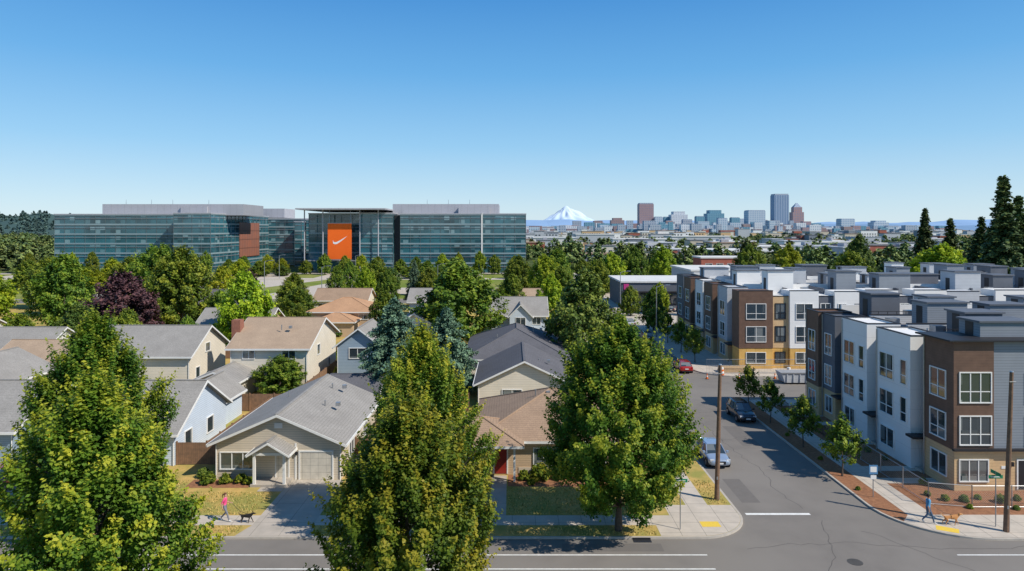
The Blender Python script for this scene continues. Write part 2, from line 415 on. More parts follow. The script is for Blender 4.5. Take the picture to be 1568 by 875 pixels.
def broadleaf(name, seed, H, R, cb, ncl, nlf, leaf, mat, pointy=0.6, clen=0.9, crad=0.5, upright=0.9, limbs=16, trunk_r=0.2, lumpy=1.0, wpos=.3):
    rng = np.random.default_rng(seed)
    t = rng.random(ncl)**0.9
    ph = rng.random(8)*6.28
    th = rng.random(ncl)*2*np.pi
    def prof(t):
        w = wpos
        lo = np.sqrt(np.clip(1-((w-t)/(w+0.12))**2, 0, 1)); hi = np.clip(1-((np.maximum(t, w)-w)/(1.0-w))**(1.5+0.8*(1-pointy)), 0, 1)
        return np.where(t < w, lo, hi**(0.55+0.4*pointy))
    lump = 1+lumpy*(0.10*np.sin(3*th+ph[0]+4*t)+0.10*np.sin(2*th+ph[1]-7*t)+0.08*np.sin(5*th+ph[2]+9*t))
    r = R*prof(t)*lump*(0.25+0.75*rng.random(ncl)**0.5)
    hc = H-cb
    C = np.stack([r*np.cos(th), r*np.sin(th), cb+t*(hc-clen*0.6)+rng.normal(0, 0.2, ncl)], 1)
    rad = np.stack([np.cos(th), np.sin(th), np.zeros(ncl)], 1)
    D = rad*(0.35+0.9*(1-t))[:, None]*(r/R+0.2)[:, None]; D[:, 2] += upright; D += rng.normal(0, 0.18, (ncl, 3))
    D /= np.linalg.norm(D, axis=1)[:, None]
    sc = 0.5+0.9*rng.random(ncl)
    V, tint = foliage_arrays(rng, C, D, clen*sc, crad*(0.65+0.7*rng.random(ncl)), nlf, leaf, np.array([0, 0, cb+hc*0.35]), rng.random(ncl)*np.clip(0.5+r/R, 0, 1))
    tr = MB()
    k = 7; top = cb+hc*0.8
    pts = [(0.12*math.sin(i*1.1+seed)*i/k, 0.12*math.cos(i*1.3+seed)*i/k, top*i/k) for i in range(k+1)]
    tube_np(tr, pts, [trunk_r*(1.35 if i == 0 else 1-0.85*i/k) for i in range(k+1)], 8)
    order = rng.permutation(ncl)[:limbs*3]
    cnt = 0
    for i in order:
        c = C[i]
        if cnt >= limbs: break
        zz = max(cb*0.75, c[2]-np.hypot(c[0], c[1])*0.95)
        if zz > top*0.9: continue
        mid = (c[0]*0.5, c[1]*0.5, zz+(c[2]-zz)*0.42)
        tube_np(tr, [(0, 0, zz), mid, tuple(c)], [trunk_r*0.42*(1-zz/H*0.5), trunk_r*0.25, 0.02], 5); cnt += 1
    return make_mesh(name, tr, V, tint, mat, M['bark'])

def fir(name, seed, H, R, mat, nlev=34, leaf=0.32, per=26, droop=0.25, cb=0.08, fat=1.0, power=.85):
    rng = np.random.default_rng(seed); tr = MB()
    tube_np(tr, [(0, 0, 0), (0, 0, H*0.5), (0, 0, H)], [H*0.018, H*0.01, 0.02], 8)
    Cs = []; Ds = []; Ls = []; Rs = []
    for l in range(nlev):
        t = l/(nlev-1); z = H*(cb+(1-cb)*t)
        br = R*(1-t)**power*(0.9 if t > 0.1 else 0.75)+0.15
        br *= 0.85+.3*rng.random()
        nb = int(6+8*(1-t))
        for j in range(nb):
            a = rng.random()*6.28; ll = br*(0.65+0.45*rng.random())
            ns = max(1, int(ll/0.55))
            for q in range(ns):
                f = (q+0.7)/ns
                Cs.append((math.cos(a)*ll*f, math.sin(a)*ll*f, z-droop*ll*f*f+rng.normal(0, 0.06)))
                Ds.append((math.cos(a), math.sin(a), -0.15)); Ls.append(0.5); Rs.append((0.18+0.26*(1-f)+0.12)*fat)
            if j % 2 == 0 and ll > 0.8: tube_np(tr, [(0, 0, z), (math.cos(a)*ll*.9, math.sin(a)*ll*.9, z-droop*ll*.8)], [0.05, 0.01], 4)
    C = np.array(Cs); D = np.array(Ds); D /= np.linalg.norm(D, axis=1)[:, None]
    V, tint = foliage_arrays(rng, C, D, np.array(Ls), np.array(Rs), per, leaf, np.array([0, 0, H*0.3]), rng.random(len(C)), 0.3)
    return make_mesh(name, tr, V, tint, mat, M['bark'])

def shrub_mesh(name, seed, mat, leaf=0.09, n=60, per=110):
    rng = np.random.default_rng(seed)
    g = rng.normal(0, 1, (n, 3)); g /= np.linalg.norm(g, axis=1)[:, None]; g[:, 2] = np.abs(g[:, 2])
    C = g*np.array([0.45, 0.45, 0.55])*(0.6+0.4*rng.random(n))[:, None]; C[:, 2] += 0.2
    V, tint = foliage_arrays(rng, C, g, np.full(n, 0.14), np.full(n, 0.16), per, leaf, np.array([0, 0, 0.2]), rng.random(n))
    tr = MB(); tube_np(tr, [(0, 0, 0), (0, 0, 0.5)], [0.05, 0.02], 5)
    return make_mesh(name, tr, V, tint, mat, M['bark'])

# ------------------------------------------------------------------ ground, streets
g = MB(); g.poly([(-20000, -3000, 0), (20000, -3000, 0), (20000, 16000, 0), (-20000, 16000, 0)])
m, nt, p = newmat('ground_cover')
geo = N(nt, 'ShaderNodeNewGeometry'); tcn = N(nt, 'ShaderNodeTexCoord')
c1 = mixcol(nt, maprange(nt, noise(nt, tcn.outputs['Object'], 0.02, 6), 0.4, 0.6), (0.075, 0.105, 0.035), (0.15, 0.155, 0.075))
c1 = mixcol(nt, maprange(nt, noise(nt, tcn.outputs['Object'], 0.004, 5), 0.45, 0.6), c1, (0.06, 0.09, 0.035))
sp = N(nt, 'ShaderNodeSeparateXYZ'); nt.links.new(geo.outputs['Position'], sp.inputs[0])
c1 = mixcol(nt, maprange(nt, sp.outputs[1], 600, 5000, 0, 0.8), c1, (0.20, 0.29, 0.34))  # distance haze put into the ground colour, bluer with world Y
nt.links.new(c1, p.inputs['Base Color']); p.inputs['Roughness'].default_value = 1; p.inputs['Specular IOR Level'].default_value = 0
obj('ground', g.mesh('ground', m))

r = Bld('street', (0, 40, 0)); r.part('asphalt', 'asphalt').poly([(-420, 20, 0.004), (420, 20, 0.004), (420, 262, 0.004), (-420, 262, 0.004)])
pt = r.part('patches', 'patch')
for x0, x1, y0, y1 in ((16.0, 17.3, 47.5, 52), (20.3, 21.9, 60, 66), (-12, -9.5, 36.5, 37.8), (3, 9, 40.3, 41.3)): pt.poly([(x0, y0, .0062), (x1, y0, .0062), (x1, y1, .0062), (x0, y1, .0062)])
tr_ = r.part('crack_seals', 'tar'); rng = random.Random(17)
def crack(x, y, dx, dy, n, w=.022):
    a = math.atan2(dy, dx); st = math.hypot(dx, dy)
    for i in range(n):
        a2 = a+rng.uniform(-.45, .45); nx, ny = x+st*math.cos(a2), y+st*math.sin(a2)
        px, py = -math.sin(a2)*w, math.cos(a2)*w
        tr_.poly([(x-px, y-py, .0075), (nx-px, ny-py, .0075), (nx+px, ny+py, .0075), (x+px, y+py, .0075)]); x, y = nx, ny
for a in ((19.8, 46.5, 0, .6, 90), (14.0, 40.6, .6, 0, 30), (17.5, 37.8, .2, .5, 14), (22, 43, .3, -.45, 14), (-30, 36.8, .6, 0, 70), (12, 36.6, .6, .02, 45), (16.2, 60, .5, .3, 12), (20, 54, .5, -.1, 8), (16.4, 70, .5, .1, 12)): crack(*a)
r.finish()

def rounded(x0, x1, y0, y1, rad):
    pts = []
    for key, cx, cy, sx, sy, a0 in (('SW', x0, y0, 1, 1, 180), ('SE', x1, y0, -1, 1, 270), ('NE', x1, y1, -1, -1, 0), ('NW', x0, y1, 1, -1, 90)):
        rr = rad.get(key, 0)
        if rr <= 0: pts.append((cx, cy)); continue
        ox, oy = cx+sx*rr, cy+sy*rr
        for i in range(13):
            a = math.radians(a0+90*i/12); pts.append((ox+rr*math.cos(a), oy+rr*math.sin(a)))
    return pts

def block(name, x0, x1, y0, y1, rad, top):
    b = Bld(name, ((x0+x1)/2, (y0+y1)/2, 0))
    b.part('kerb', 'kerb').prism(rounded(x0, x1, y0, y1, rad), 0.0, 0.12)
    k = 0.16
    b.part('surface', top).poly([(p[0], p[1], 0.124) for p in rounded(x0+k, x1-k, y0+k, y1-k, {a: v-k for a, v in rad.items()})])
    return b

b = block('lawn', -420, 15.2, 41.9, 175, {'SE': 3.6, 'NE': 4}, 'lawn')
b.finish()
sw = Bld('sidewalk', (0, 44, 0))
s = sw.part('slabs', 'concrete')
s.poly([(-420, 43.6, .128), (10.4, 43.6, .128), (10.4, 45.1, .128), (-420, 45.1, .128)])
s.poly([(11.9, 46.8, .128), (13.4, 46.8, .128), (13.4, 174, .128), (11.9, 174, .128)])
cp = rounded(10.4, 15.03, 42.07, 46.8, {'SE': 3.44})
s.poly([(q[0], q[1], .128) for q in cp])
s.poly([(9.2, 42.07, .128), (10.4, 42.07, .128), (10.4, 43.6, .128), (9.2, 43.6, .128)])
sw.part('tactile_paving', 'yellow').poly([(12.1, 43.35, .132), (13.3, 43.35, .132), (13.3, 44.15, .132), (12.1, 44.15, .132)])
dv = sw.part('driveways', 'drive')
for x0, x1, y1 in ((-16.6, -12.7, 51.55), (-9, -5, 50), (-39, -35.6, 54.4), (-1.5, -0.4, 52.4)):
    fl = 0.5 if x1-x0 > 2 else 0
    y0 = 42.06 if fl else 45.1
    dv.poly([(x0-fl, y0, .132), (x1+fl, y0, .132), (x1, 43.6 if fl else y0+.1, .132), (x1, y1, .132), (x0, y1, .132), (x0, 43.6 if fl else y0+.1, .132)])
dv.poly([(-18.4, 49.2, .136), (-16.62, 49.2, .136), (-16.62, 50.2, .136), (-18.4, 50.2, .136)])
mu = sw.part('flower_beds', 'mulch')
mu.poly([(-24, 49.9, .130), (-19.3, 49.9, .130), (-19.3, 51.55, .130), (-24, 51.55, .130)])
mu.poly([(-.3, 50.2, .130), (8.6, 50.0, .130), (9.0, 52.55, .130), (-.3, 52.55, .130)])
sw.finish()
b = block('planting_bed', 24.4, 420, 41.7, 76, {'SW': 5.2, 'NW': 4}, 'mulch'); b.finish()
sw = Bld('sidewalk', (40, 44, 0)); s = sw.part('slabs', 'concrete')
s.poly([(26.2, 45.2, .128), (27.9, 45.2, .128), (27.9, 75.8, .128), (26.2, 75.8, .128)])
s.poly([(30.2, 41.86, .128), (420, 41.86, .128), (420, 44.3, .128), (27.9, 45.2, .128), (26.2, 45.2, .128), (25.3, 44.1, .128), (26.2, 43.05, .128), (27.6, 42.2, .128), (29.0, 41.88, .128)])
for y in (50.8, 53.4, 60, 66, 69):
    s.poly([(27.9, y, .128), (33.0, y, .128), (33.0, y+1.1, .128), (27.9, y+1.1, .128)])
s.poly([(27.9, 73.2, .128), (420, 73.2, .128), (420, 75.8, .128), (27.9, 75.8, .128)])
sw.part('tactile_paving', 'yellow').poly([(26.7, 42.95, .132), (27.8, 42.4, .132), (28.15, 43.0, .132), (27.05, 43.6, .132)])
sw.finish()
b = block('pavement', 24.4, 420, 88, 250, {'SW': 5}, 'concrete'); b.finish()
b = block('lawn', -420, 15.2, 186, 258, {'SE': 4}, 'greenlawn'); b.finish()
b = block('lawn', -420, 420, -60, 29.5, {}, 'greenlawn'); b.finish()
pz = Bld('plaza', (-80, 270, 0)); s = pz.part('paving', 'concrete')
s.poly([(-230, 258.5, .01), (40, 258.5, .01), (40, 299, .01), (-230, 299, .01)])
gz = pz.part('lawn_panels', 'greenlawn')
for i in range(9): gz.poly([(-220+i*26, 268, .02), (-208+i*26, 268, .02), (-208+i*26, 290, .02), (-220+i*26, 290, .02)])
pp2 = pz.part('paths', 'concrete')
pp2.poly([(-128, 186.3, .128), (-92, 186.3, .128), (-70, 257, .128), (-100, 257, .128)])
pp2.poly([(-74, 186.3, .128), (-58, 186.3, .128), (-46, 257, .128), (-62, 257, .128)])
pp2.poly([(-40, 200, .128), (5, 200, .128), (5, 222, .128), (-40, 222, .128)])
pz.finish()
mk = Bld('road_markings', (0, 40, 0)); s = mk.part('lines', 'paint')
def line(x0, x1, y0, y1, z=0.010): s.poly([(x0, y0, z), (x1, y0, z), (x1, y1, z), (x0, y1, z)])
line(-300, 11.4, 39.8, 39.92); line(-300, 11.4, 38.15, 38.27)
line(26, 300, 39.8, 39.92)
line(15.6, 19.9, 45.45, 45.75)
for x in (-100, -60, -20, 40): line(x, x+3, 30.6, 30.72)
s2 = mk.part('centre_line', 'yellow')
for x0, x1 in ((-300, 11), (28, 300)):
    s2.poly([(x0, 35, .010), (x1, 35, .010), (x1, 35.12, .010), (x0, 35.12, .010)])
mk.finish()
mh = MB(); mh.tube([(19.6, 39, .004), (19.6, 39, .016)], [0.42, 0.42], 24)
for i in range(5): mh.box(19.3, 19.9, 38.7+i*.14, 38.75+i*.14, .016, .024)
obj('manhole_cover', mh.mesh('manhole_cover', surf('cast_iron', (.09, .085, .08), rough=.6)))
b = Bld('storm_drain', (8, 41.7, 0)); b.part('grate', 'black').box(7.4, 8.5, 41.45, 41.85, .006, .02); b.part('inlet', 'black').box(7.4, 8.5, 41.86, 41.895, .02, .1); b.finish()

# ------------------------------------------------------------------ houses
def house(name, x0, x1, y0, y1, e, r, axis, wall, roof, wins=(), o=0.45):
    b = Bld(name, ((x0+x1)/2, (y0+y1)/2, Z0))
    walls_gable(b, x0, x1, y0, y1, e, r, axis, wall)
    roof_gable(b, x0, x1, y0, y1, e, r, axis, roof, o)
    for w in wins:
        side = w[0]; pl = {'S': y0, 'N': y1, 'W': x0, 'E': x1}[side]
        b.win(side, pl, *w[1:])
    cd = b.part('downspouts', 'white')
    for x in (x0+.06, x1-.06): cd.tube([(x, y0-.07, Z0), (x, y0-.07, e-.25)], [.04, .04], 6)
    return b

b = house('beige_house', -22.4, -12.9, 51.6, 65, 2.95, 5.0, 'Y', 'beige', 'r_grey', [('S', -22.0, -19.5, 0.95, 2.15, 3), ('E', 54, 55.5, 1, 2.1, 2), ('E', 59, 60.5, 1, 2.1, 2)])
b.out('S', 51.6, 'garage_door', 'door_white', -16.0, -13.6, Z0, 2.2, -.03, .03)
b.out('S', 51.6, 'door_frame', 'white', -16.12, -13.48, 2.2, 2.32, .002, .07)
b.out('S', 51.6, 'door_frame', 'white', -16.12, -16.0, Z0, 2.2, .002, .07); b.out('S', 51.6, 'door_frame', 'white', -13.6, -13.48, Z0, 2.2, .002, .07)
b.door('S', 51.6, -17.8, -16.9, Z0+.12, 2.1, 'door_white')
for x in (-16.35,):
    b.out('S', 51.6, 'corner_trim', 'white', x-.07, x+.07, Z0, 2.85, .002, .035)
b.part('porch_slab', 'drive').box(-19.2, -16.5, 50.0, 51.6, Z0, 0.3)
pw = b.part('porch_posts', 'white')
for x in (-18.95, -16.75): pw.box(x-.09, x+.09, 50.1, 50.28, 0.3, 2.42)
pw.box(-19.1, -16.6, 50.08, 50.3, 2.42, 2.6)
b.part('porch_gable', 'beige').hexa([(-19.1,50.1,2.6),(-16.6,50.1,2.6),(-16.6,50.2,2.6),(-19.1,50.2,2.6),(-17.87,50.1,3.3),(-17.83,50.1,3.3),(-17.83,50.2,3.3),(-17.87,50.2,3.3)])
roof_gable(b, -19.1, -16.6, 50.1, 51.6, 2.6, 3.35, 'Y', 'r_grey', 0.3, 0.12)
b.out('S', 51.6, 'gable_vent', 'white', -17.95, -17.35, 4.0, 4.4, .002, .05)
b.out('S', 51.6, 'wall_lamp', 'black', -16.36, -16.22, 2.0, 2.25, .036, .16)
vents(b, [(-15.6, 57, 4.4), (-16.3, 62, 4.7), (-19.6, 60, 4.5)])
b.finish()

b = Bld('tan_house', (3, 58, Z0))
roof_hip(b, -2.6, 9.2, 52.6, 64.6, 2.85, 0.40, 'r_brown', 0.5, wall='tanw')
roof_hip(b, -9.2, 0.4, 51.35, 56.9, 2.86, 0.40, 'r_brown', 0.52, wall=None)
b.part('walls', 'beige').box(-9.2, -2.62, 51.4, 57, Z0, 2.65)
b.out('S', 51.4, 'garage_door', 'door_white', -8.7, -4.6, Z0, 2.25, -.03, .03)
b.door('S', 52.6, -1.35, -0.4, Z0+.1, 2.15, 'door_red')
b.part('porch_post', 'white').box(0.1, .26, 51.1, 51.26, Z0, 2.65)
b.win('S', 52.6, 1.7, 3.9, 0.9, 2.15, 3); b.win('S', 52.6, 5.2, 7.2, 0.9, 2.15, 2)
b.win('E', 9.2, 55, 57, 0.9, 2.1, 2)
b.out('S', 52.6, 'belt_trim', 'beige', 0.5, 9.2, Z0, 0.7, .002, .04)
vents(b, [(2, 58, 5.1), (5, 55.5, 3.9)])
b.finish()

b = house('beige_house', -3.6, 6.2, 72, 83.5, 2.8, 5.1, 'Y', 'cream', 'r_dark', [('S', -1, 1, 1, 2.1, 2)]); vents(b, [(3, 76, 4.3)]); b.finish()
b = Bld('grey_roof_house', (0.8, 96, Z0)); roof_hip(b, -5.8, 7, 86, 104, 2.75, 0.42, 'r_dark', .5, wall='cream'); vents(b, [(-2, 92, 4.6), (3, 96, 5)]); b.finish()
b = house('blue_house', -3.6, 6, 120, 130, 4.0, 6.6, 'X', 'bluew', 'r_grey', [('S', -2.8, -1.5, 2.4, 3.6, 2), ('S', 3.6, 5, 2.4, 3.6, 2)])
walls_gable(b, -0.4, 3.4, 118.6, 124, 4.0, 5.9, 'Y', 'bluew'); roof_gable(b, -0.4, 3.4, 118.6, 124, 4.0, 5.9, 'Y', 'r_grey', .3)
b.win('S', 118.6, .7, 2.3, 2.3, 3.7, 2); b.finish()
b = house('pale_blue_house', -36.5, -27.0, 54.6, 64.4, 2.85, 5.75, 'X', 'bluew', 'r_grey', [('E', 56.3, 57.5, 1.0, 2.3, 1), ('E', 60.4, 61.6, 1.0, 2.3, 1), ('S', -33, -30.5, 1, 2.2, 3)])
walls_gable(b, -31.8, -27.7, 64.0, 70, 2.7, 4.3, 'Y', 'bluew'); roof_gable(b, -31.8, -27.7, 64.5, 70, 2.7, 4.3, 'Y', 'r_grey', .35)
vents(b, [(-31, 57, 4.6)]); b.finish()
b = house('grey_blue_house', -52, -40.2, 55, 65.5, 2.9, 5.6, 'X', 'bluegrey', 'r_grey', [('S', -45, -42.6, 1, 2.2, 3)]); b.finish()
b = house('cream_house', -33, -24, 80, 93, 5.15, 7.75, 'X', 'cream', 'r_tan', [('S', -31.5, -30.2, 3.9, 4.8, 2), ('S', -26.9, -25.4, 3.9, 4.8, 2), ('S', -31.5, -29.5, 1, 2.2, 2), ('E', 84, 85.2, 3.6, 4.8, 1), ('E', 89, 90, 1.2, 2.3, 1)])
b.part('chimney', 'brick').box(-34.1, -33.05, 83, 84.2, Z0, 8.0)
walls_gable(b, -35, -30, 74.5, 79.9, 2.4, 3.4, 'Y', 'cream'); roof_gable(b, -35, -30, 74.5, 79.7, 2.4, 3.4, 'Y', 'r_grey', .35)
vents(b, [(-28, 83, 7.1)]); b.finish()
b = house('white_house', -52, -38, 80.4, 90.5, 4.2, 6.9, 'X', 'cream', 'r_grey', [('E', 84.6, 85.8, 3.9, 4.9, 1), ('E', 82, 83, 1.2, 2.4, 1)]); b.finish()
b = Bld('orange_roof_house', (-30.5, 130, Z0)); roof_hip(b, -37, -25.5, 125, 135, 4.0, .38, 'r_orange', .6, wall='tanw')
roof_hip(b, -35, -28, 120, 126, 2.8, .35, 'r_orange', .5, wall='tanw'); b.win('S', 125, -28, -26.4, 2.6, 3.5, 2); b.finish()
b = house('grey_roof_house', -74, -62, 90, 99, 3.0, 5.4, 'X', 'whites', 'r_grey', [('S', -68, -66, 1, 2.2, 2)]); b.finish()
b = house('grey_roof_house', -64, -54.5, 84, 92, 2.8, 4.7, 'X', 'beige', 'r_tan', [('S', -62, -60, 1, 2.2, 2)]); b.finish()
b = house('dark_roof_house', -66, -55, 136, 146, 3.2, 6.6, 'X', 'bluegrey', 'r_dark', []); b.finish()
b = house('blue_grey_house', -21.5, -16.2, 84, 92, 4.8, 6.8, 'Y', 'bluegrey', 'r_grey', [('S', -20, -18, 3.2, 4.4, 2)]); b.finish()
b = house('grey_shed', -19, -14, 70.5, 76, 2.3, 3.4, 'X', 'bluegrey', 'r_dark', []); b.finish()
for i, (x, y, w, d, wl, rf, ax) in enumerate([(-95, 104, 12, 9, 'whites', 'r_grey', 'X'), (-112, 112, 13, 10, 'beige', 'r_brown', 'X'), (-50, 108, 11, 9, 'tanw', 'r_grey', 'X'),
        (-84, 128, 12, 10, 'cream', 'r_dark', 'X'), (-20, 108, 9, 10, 'whites', 'r_grey', 'Y'), (-22, 146, 11, 9, 'bluew', 'r_grey', 'X'), (-45, 155, 12, 9, 'cream', 'r_brown', 'X'),
        (-4, 150, 11, 9, 'beige', 'r_tan', 'X'), (-90, 155, 13, 10, 'whites', 'r_grey', 'X'), (-62, 70, 9, 9, 'beige', 'r_grey', 'Y')]):
    b = house('suburban_house', x, x+w, y, y+d, 3.0+.3*(i % 3), 5.2+.4*(i % 3), ax, wl, rf, [('S', x+1, x+3, 1, 2.2, 2), ('S', x+w-4, x+w-2, 1, 2.2, 2)])
    b.finish()

def wfence(pts, h=1.8):
    b = Bld('wooden_fence', (pts[0][0], pts[0][1], Z0)); mb = b.part('boards', 'fence')
    for (ax, ay), (bx, by) in zip(pts[:-1], pts[1:]):
        L = math.hypot(bx-ax, by-ay); n = max(1, int(L/2.4))
        if abs(bx-ax) > abs(by-ay): mb.box(ax, bx, ay-.02, ay+.02, Z0+.05, Z0+h)
        else: mb.box(ax-.02, ax+.02, ay, by, Z0+.05, Z0+h)
        for i in range(n+1):
            x = ax+(bx-ax)*i/n; y = ay+(by-ay)*i/n
            b.part('posts', 'fence').box(x-.05, x+.05, y-.065, y+.065, Z0, Z0+h+.1)
    b.finish()
wfence([(-26.9, 54.8), (-22.5, 54.8)]); wfence([(-24.6, 55), (-24.6, 70)]); wfence([(-40, 71), (-12, 71), (-12, 55)])
wfence([(-12.8, 56), (-9.5, 56)]); wfence([(-36, 72), (-36, 79)]); wfence([(-23, 72), (-23, 96)]); wfence([(-60, 100), (-24, 100)])
wfence([(-12, 71), (-4.5, 71)]); wfence([(10, 54), (11.4, 54), (11.4, 112)]); wfence([(-53, 78), (-53, 99)])

def wheelie(x, y, mat):
    b = Bld('wheelie_bin', (x, y, Z0)); b.part('body', mat).hexa([(x-.22,y-.25,.16),(x+.22,y-.25,.16),(x+.22,y+.25,.16),(x-.22,y+.25,.16),(x-.28,y-.32,1.05),(x+.28,y-.32,1.05),(x+.28,y+.3,1.05),(x-.28,y+.3,1.05)])
    b.part('lid', 'black').box(x-.3, x+.3, y-.36, y+.32, 1.052, 1.12); b.part('wheels', 'tyre').tube([(x-.3, y+.28, .24), (x+.3, y+.28, .24)], [.11, .11], 10); b.finish()
wheelie(-12.4, 53.2, 'bin'); wheelie(-12.35, 54.0, 't_char'); wheelie(-23.0, 54.2, 'bin')
def mailbox(x, y):
    b = Bld('mailbox', (x, y, Z0)); b.part('post', 'fence').box(x-.05, x+.05, y-.05, y+.05, Z0, 1.1); b.part('box', 'metal').box(x-.1, x+.1, y-.25, y+.22, 1.102, 1.26)
    b.part('lid', 'metal').tube([(x, y-.25, 1.26), (x, y+.22, 1.26)], [.1, .1], 10); b.part('flag', 'red_sign').box(x+.1, x+.115, y-.1, y, 1.25, 1.45); b.finish()
mailbox(-1.8, 42.6)

# ------------------------------------------------------------------ townhouses
def bulkhead(b, x0, x1, y0, y1, z0, z1, mat='t_grey'):
    b.part('roof_access_box', mat).box(x0, x1, y0, y1, z0+.003, z1)
    b.part('roof_access_cap', 't_char').box(x0-.15, x1+.15, y0-.15, y1+.15, z1+.002, z1+.14)
    b.out('W', x0, 'roof_door', 'black', (y0+y1)/2-.45, (y0+y1)/2+.45, z0+.1, z0+2.1, .002, .03)

def parapet(b, x0, x1, y0, y1, z, h, mat, t=.2):
    mb = b.part('parapet', mat); cp_ = b.part('parapet_cap', 'black')
    for a in ((x0, x1, y0, y0+t), (x0, x1, y1-t, y1), (x0, x0+t, y0+t, y1-t), (x1-t, x1, y0+t, y1-t)):
        mb.box(*a, z, z+h)
    for a in ((x0-.03, x1+.03, y0-.03, y0+t+.03), (x0-.03, x1+.03, y1-t-.03, y1+.03), (x0-.03, x0+t+.03, y0+t+.03, y1-t-.03), (x1-t-.03, x1+.03, y0+t+.03, y1-t-.03)):
        cp_.box(*a, z+h+.002, z+h+.07)

def wunit(b, xw, xb, y0, y1, h, mat, base='t_tan', fr='white', basez=3.05):
    b.part('base_cladding', base).box(xw+.06, xb, y0+.03, y1-.03, Z0, basez)
    b.part('upper_cladding', mat).box(xw, xb, y0, y1, basez, h)
    parapet(b, xw, xb, y0, y1, h, .12, mat, .18)
    L = y1-y0
    if L > 4.6:
        b.win('W', xw, y0+.5, y0+1.3, 6.6, 8.5, 1, 2, fr); b.win('W', xw, y0+.5, y0+1.3, 3.6, 5.5, 1, 2, fr)
        a, c = y0+L*.48, y1-L*.12
    else: a, c = y0+L*.25, y1-L*.25
    b.win('W', xw, a, c, 6.6, 8.6, 2, 2, fr); b.win('W', xw, a, c, 3.6, 5.5, 2, 2, fr)
    b.win('W', xw+.06, a, c, 0.9, 2.4, 2, 1, fr)
    b.part('downpipe', 'metal').tube([(xw-.06, y1-.12, Z0), (xw-.06, y1-.12, h)], [.045, .045], 6)

def recess(b, xr, xb, y0, y1, h):
    b.part('recess_cladding', 't_char').box(xr, xb, y0, y1, Z0, h)
    m_ = (y0+y1)/2
    b.door('W', xr, m_-.42, m_+.42, Z0+.2, 2.3, 'black', 't_grey')
    b.win('W', xr, m_-.3, m_+.3, 4.2, 5.4, 1, 1, 'black', .05); b.win('W', xr, m_-.3, m_+.3, 7.2, 8.4, 1, 1, 'black', .05)
    b.part('canopy', 'black').box(xr-1.9, xr, y0+.02, y1-.02, 2.75, 2.92)
    b.part('steps', 'concrete').box(xr-1.2, xr, y0+.1, y1-.1, Z0, Z0+.18)

b = Bld('townhouse_row', (38, 60, Z0))
b.part('core_walls', 't_lgrey').box(33.4, 58, 49.6, 71.9, Z0, 9.85)
b.part('roof_deck', 't_roof').box(33.3, 58.1, 49.5, 71.95, 9.852, 9.95)
wunit(b, 31.9, 34.8, 49.3, 52.9, 10.75, 't_brown')
b.part('cornice', 'black').box(31.4, 39.3, 48.95, 53.2, 10.93, 11.05)
b.part('belt', 'black').box(31.75, 39.2, 49.0, 49.26, 3.06, 3.22)
b.win('S', 49.3, 32.35, 34.55, 6.55, 8.65, 3, 2); b.win('S', 49.3, 32.35, 34.55, 3.5, 5.5, 3, 2)
b.win('S', 49.33, 32.35, 34.35, 0.85, 2.35, 3, 1)
b.part('base_cladding', 't_tan').box(34.76, 39.1, 49.4, 52.9, Z0, 3.05)
b.part('upper_cladding', 't_grey').box(34.8, 39.1, 49.36, 52.9, 3.05, 10.9)
b.win('S', 49.36, 37.2, 38.7, 6.55, 8.65, 2, 2); b.win('S', 49.36, 37.2, 38.7, 3.5, 5.5, 2, 2); b.door('S', 49.4, 36.6, 37.6, Z0+.1, 2.3, 'black')
b.out('S', 49.4, 'wall_lamp', 'black', 36.1, 36.25, 1.9, 2.2, .002, .15); b.out('S', 49.4, 'house_number', 'white', 35.4, 35.8, 1.7, 1.9, .002, .03)
recess(b, 33.0, 34, 52.9, 54.0, 10.0)
wunit(b, 31.5, 34.5, 54.0, 59.0, 10.45, 't_white', 't_white', 'white')
recess(b, 33.0, 34, 59.0, 60.6, 10.0)
wunit(b, 31.5, 34.5, 60.6, 65.2, 10.5, 't_white', 't_white', 'white')
recess(b, 33.0, 34, 65.2, 66.6, 10.0)
wunit(b, 31.5, 34.5, 66.6, 69.3, 10.4, 't_char', 't_tan', 'white')
wunit(b, 31.1, 34.5, 69.32, 72.2, 10.5, 't_brown', 't_tan', 'white')
x = 39.1
for i, mt in enumerate(['t_white', 't_brown', 't_grey', 't_white']):
    w = 4.6
    b.part('upper_cladding', mt).box(x+.02, x+w, 49.0 if i % 2 else 49.3, 52.9, 3.05, 10.6)
    b.part('base_cladding', 't_tan').box(x+.04, x+w-.02, 49.1 if i % 2 else 49.4, 52.9, Z0, 3.04)
    for z in (3.6, 6.6): b.win('S', 49.0 if i % 2 else 49.3, x+1.2, x+3.4, z, z+1.9, 2, 2)
    x += w
for yy in (54.0, 59.8, 66.0):
    b.part('party_wall', 't_lgrey').box(34.6, 57.9, yy-.12, yy+.12, 9.952, 10.75)
    b.part('party_wall_cap', 'black').box(34.6, 57.9, yy-.16, yy+.16, 10.752, 10.82)
for xx in (45.5, 57.8):
    b.part('party_wall', 't_white').box(xx-.12, xx+.12, 53, 71.9, 9.952, 10.95)
b.part('party_wall', 't_white').box(34.6, 57.9, 71.7, 71.95, 9.952, 11.1)
rng = random.Random(31)
for x0, y0, w_, mt in ((34.7, 50.6, 4.0, 't_grey'), (36.8, 55.4, 3.0, 't_char'), (37.3, 61.3, 3.6, 't_grey'), (35.6, 67.6, 2.8, 't_char'), (42.4, 50.8, 2.8, 't_char'), (43.0, 61.4, 3.4, 't_grey'), (41.2, 67.6, 2.6, 't_lgrey'),
               (48.5, 55.5, 3.4, 't_char'), (50.5, 67.4, 3.4, 't_grey'), (54, 61.3, 3.0, 't_char')):
    bulkhead(b, x0, x0+w_, y0, y0+2.4, 9.95, 12.1+rng.random()*.7, mt)
hv = b.part('roof_units', 'metal')
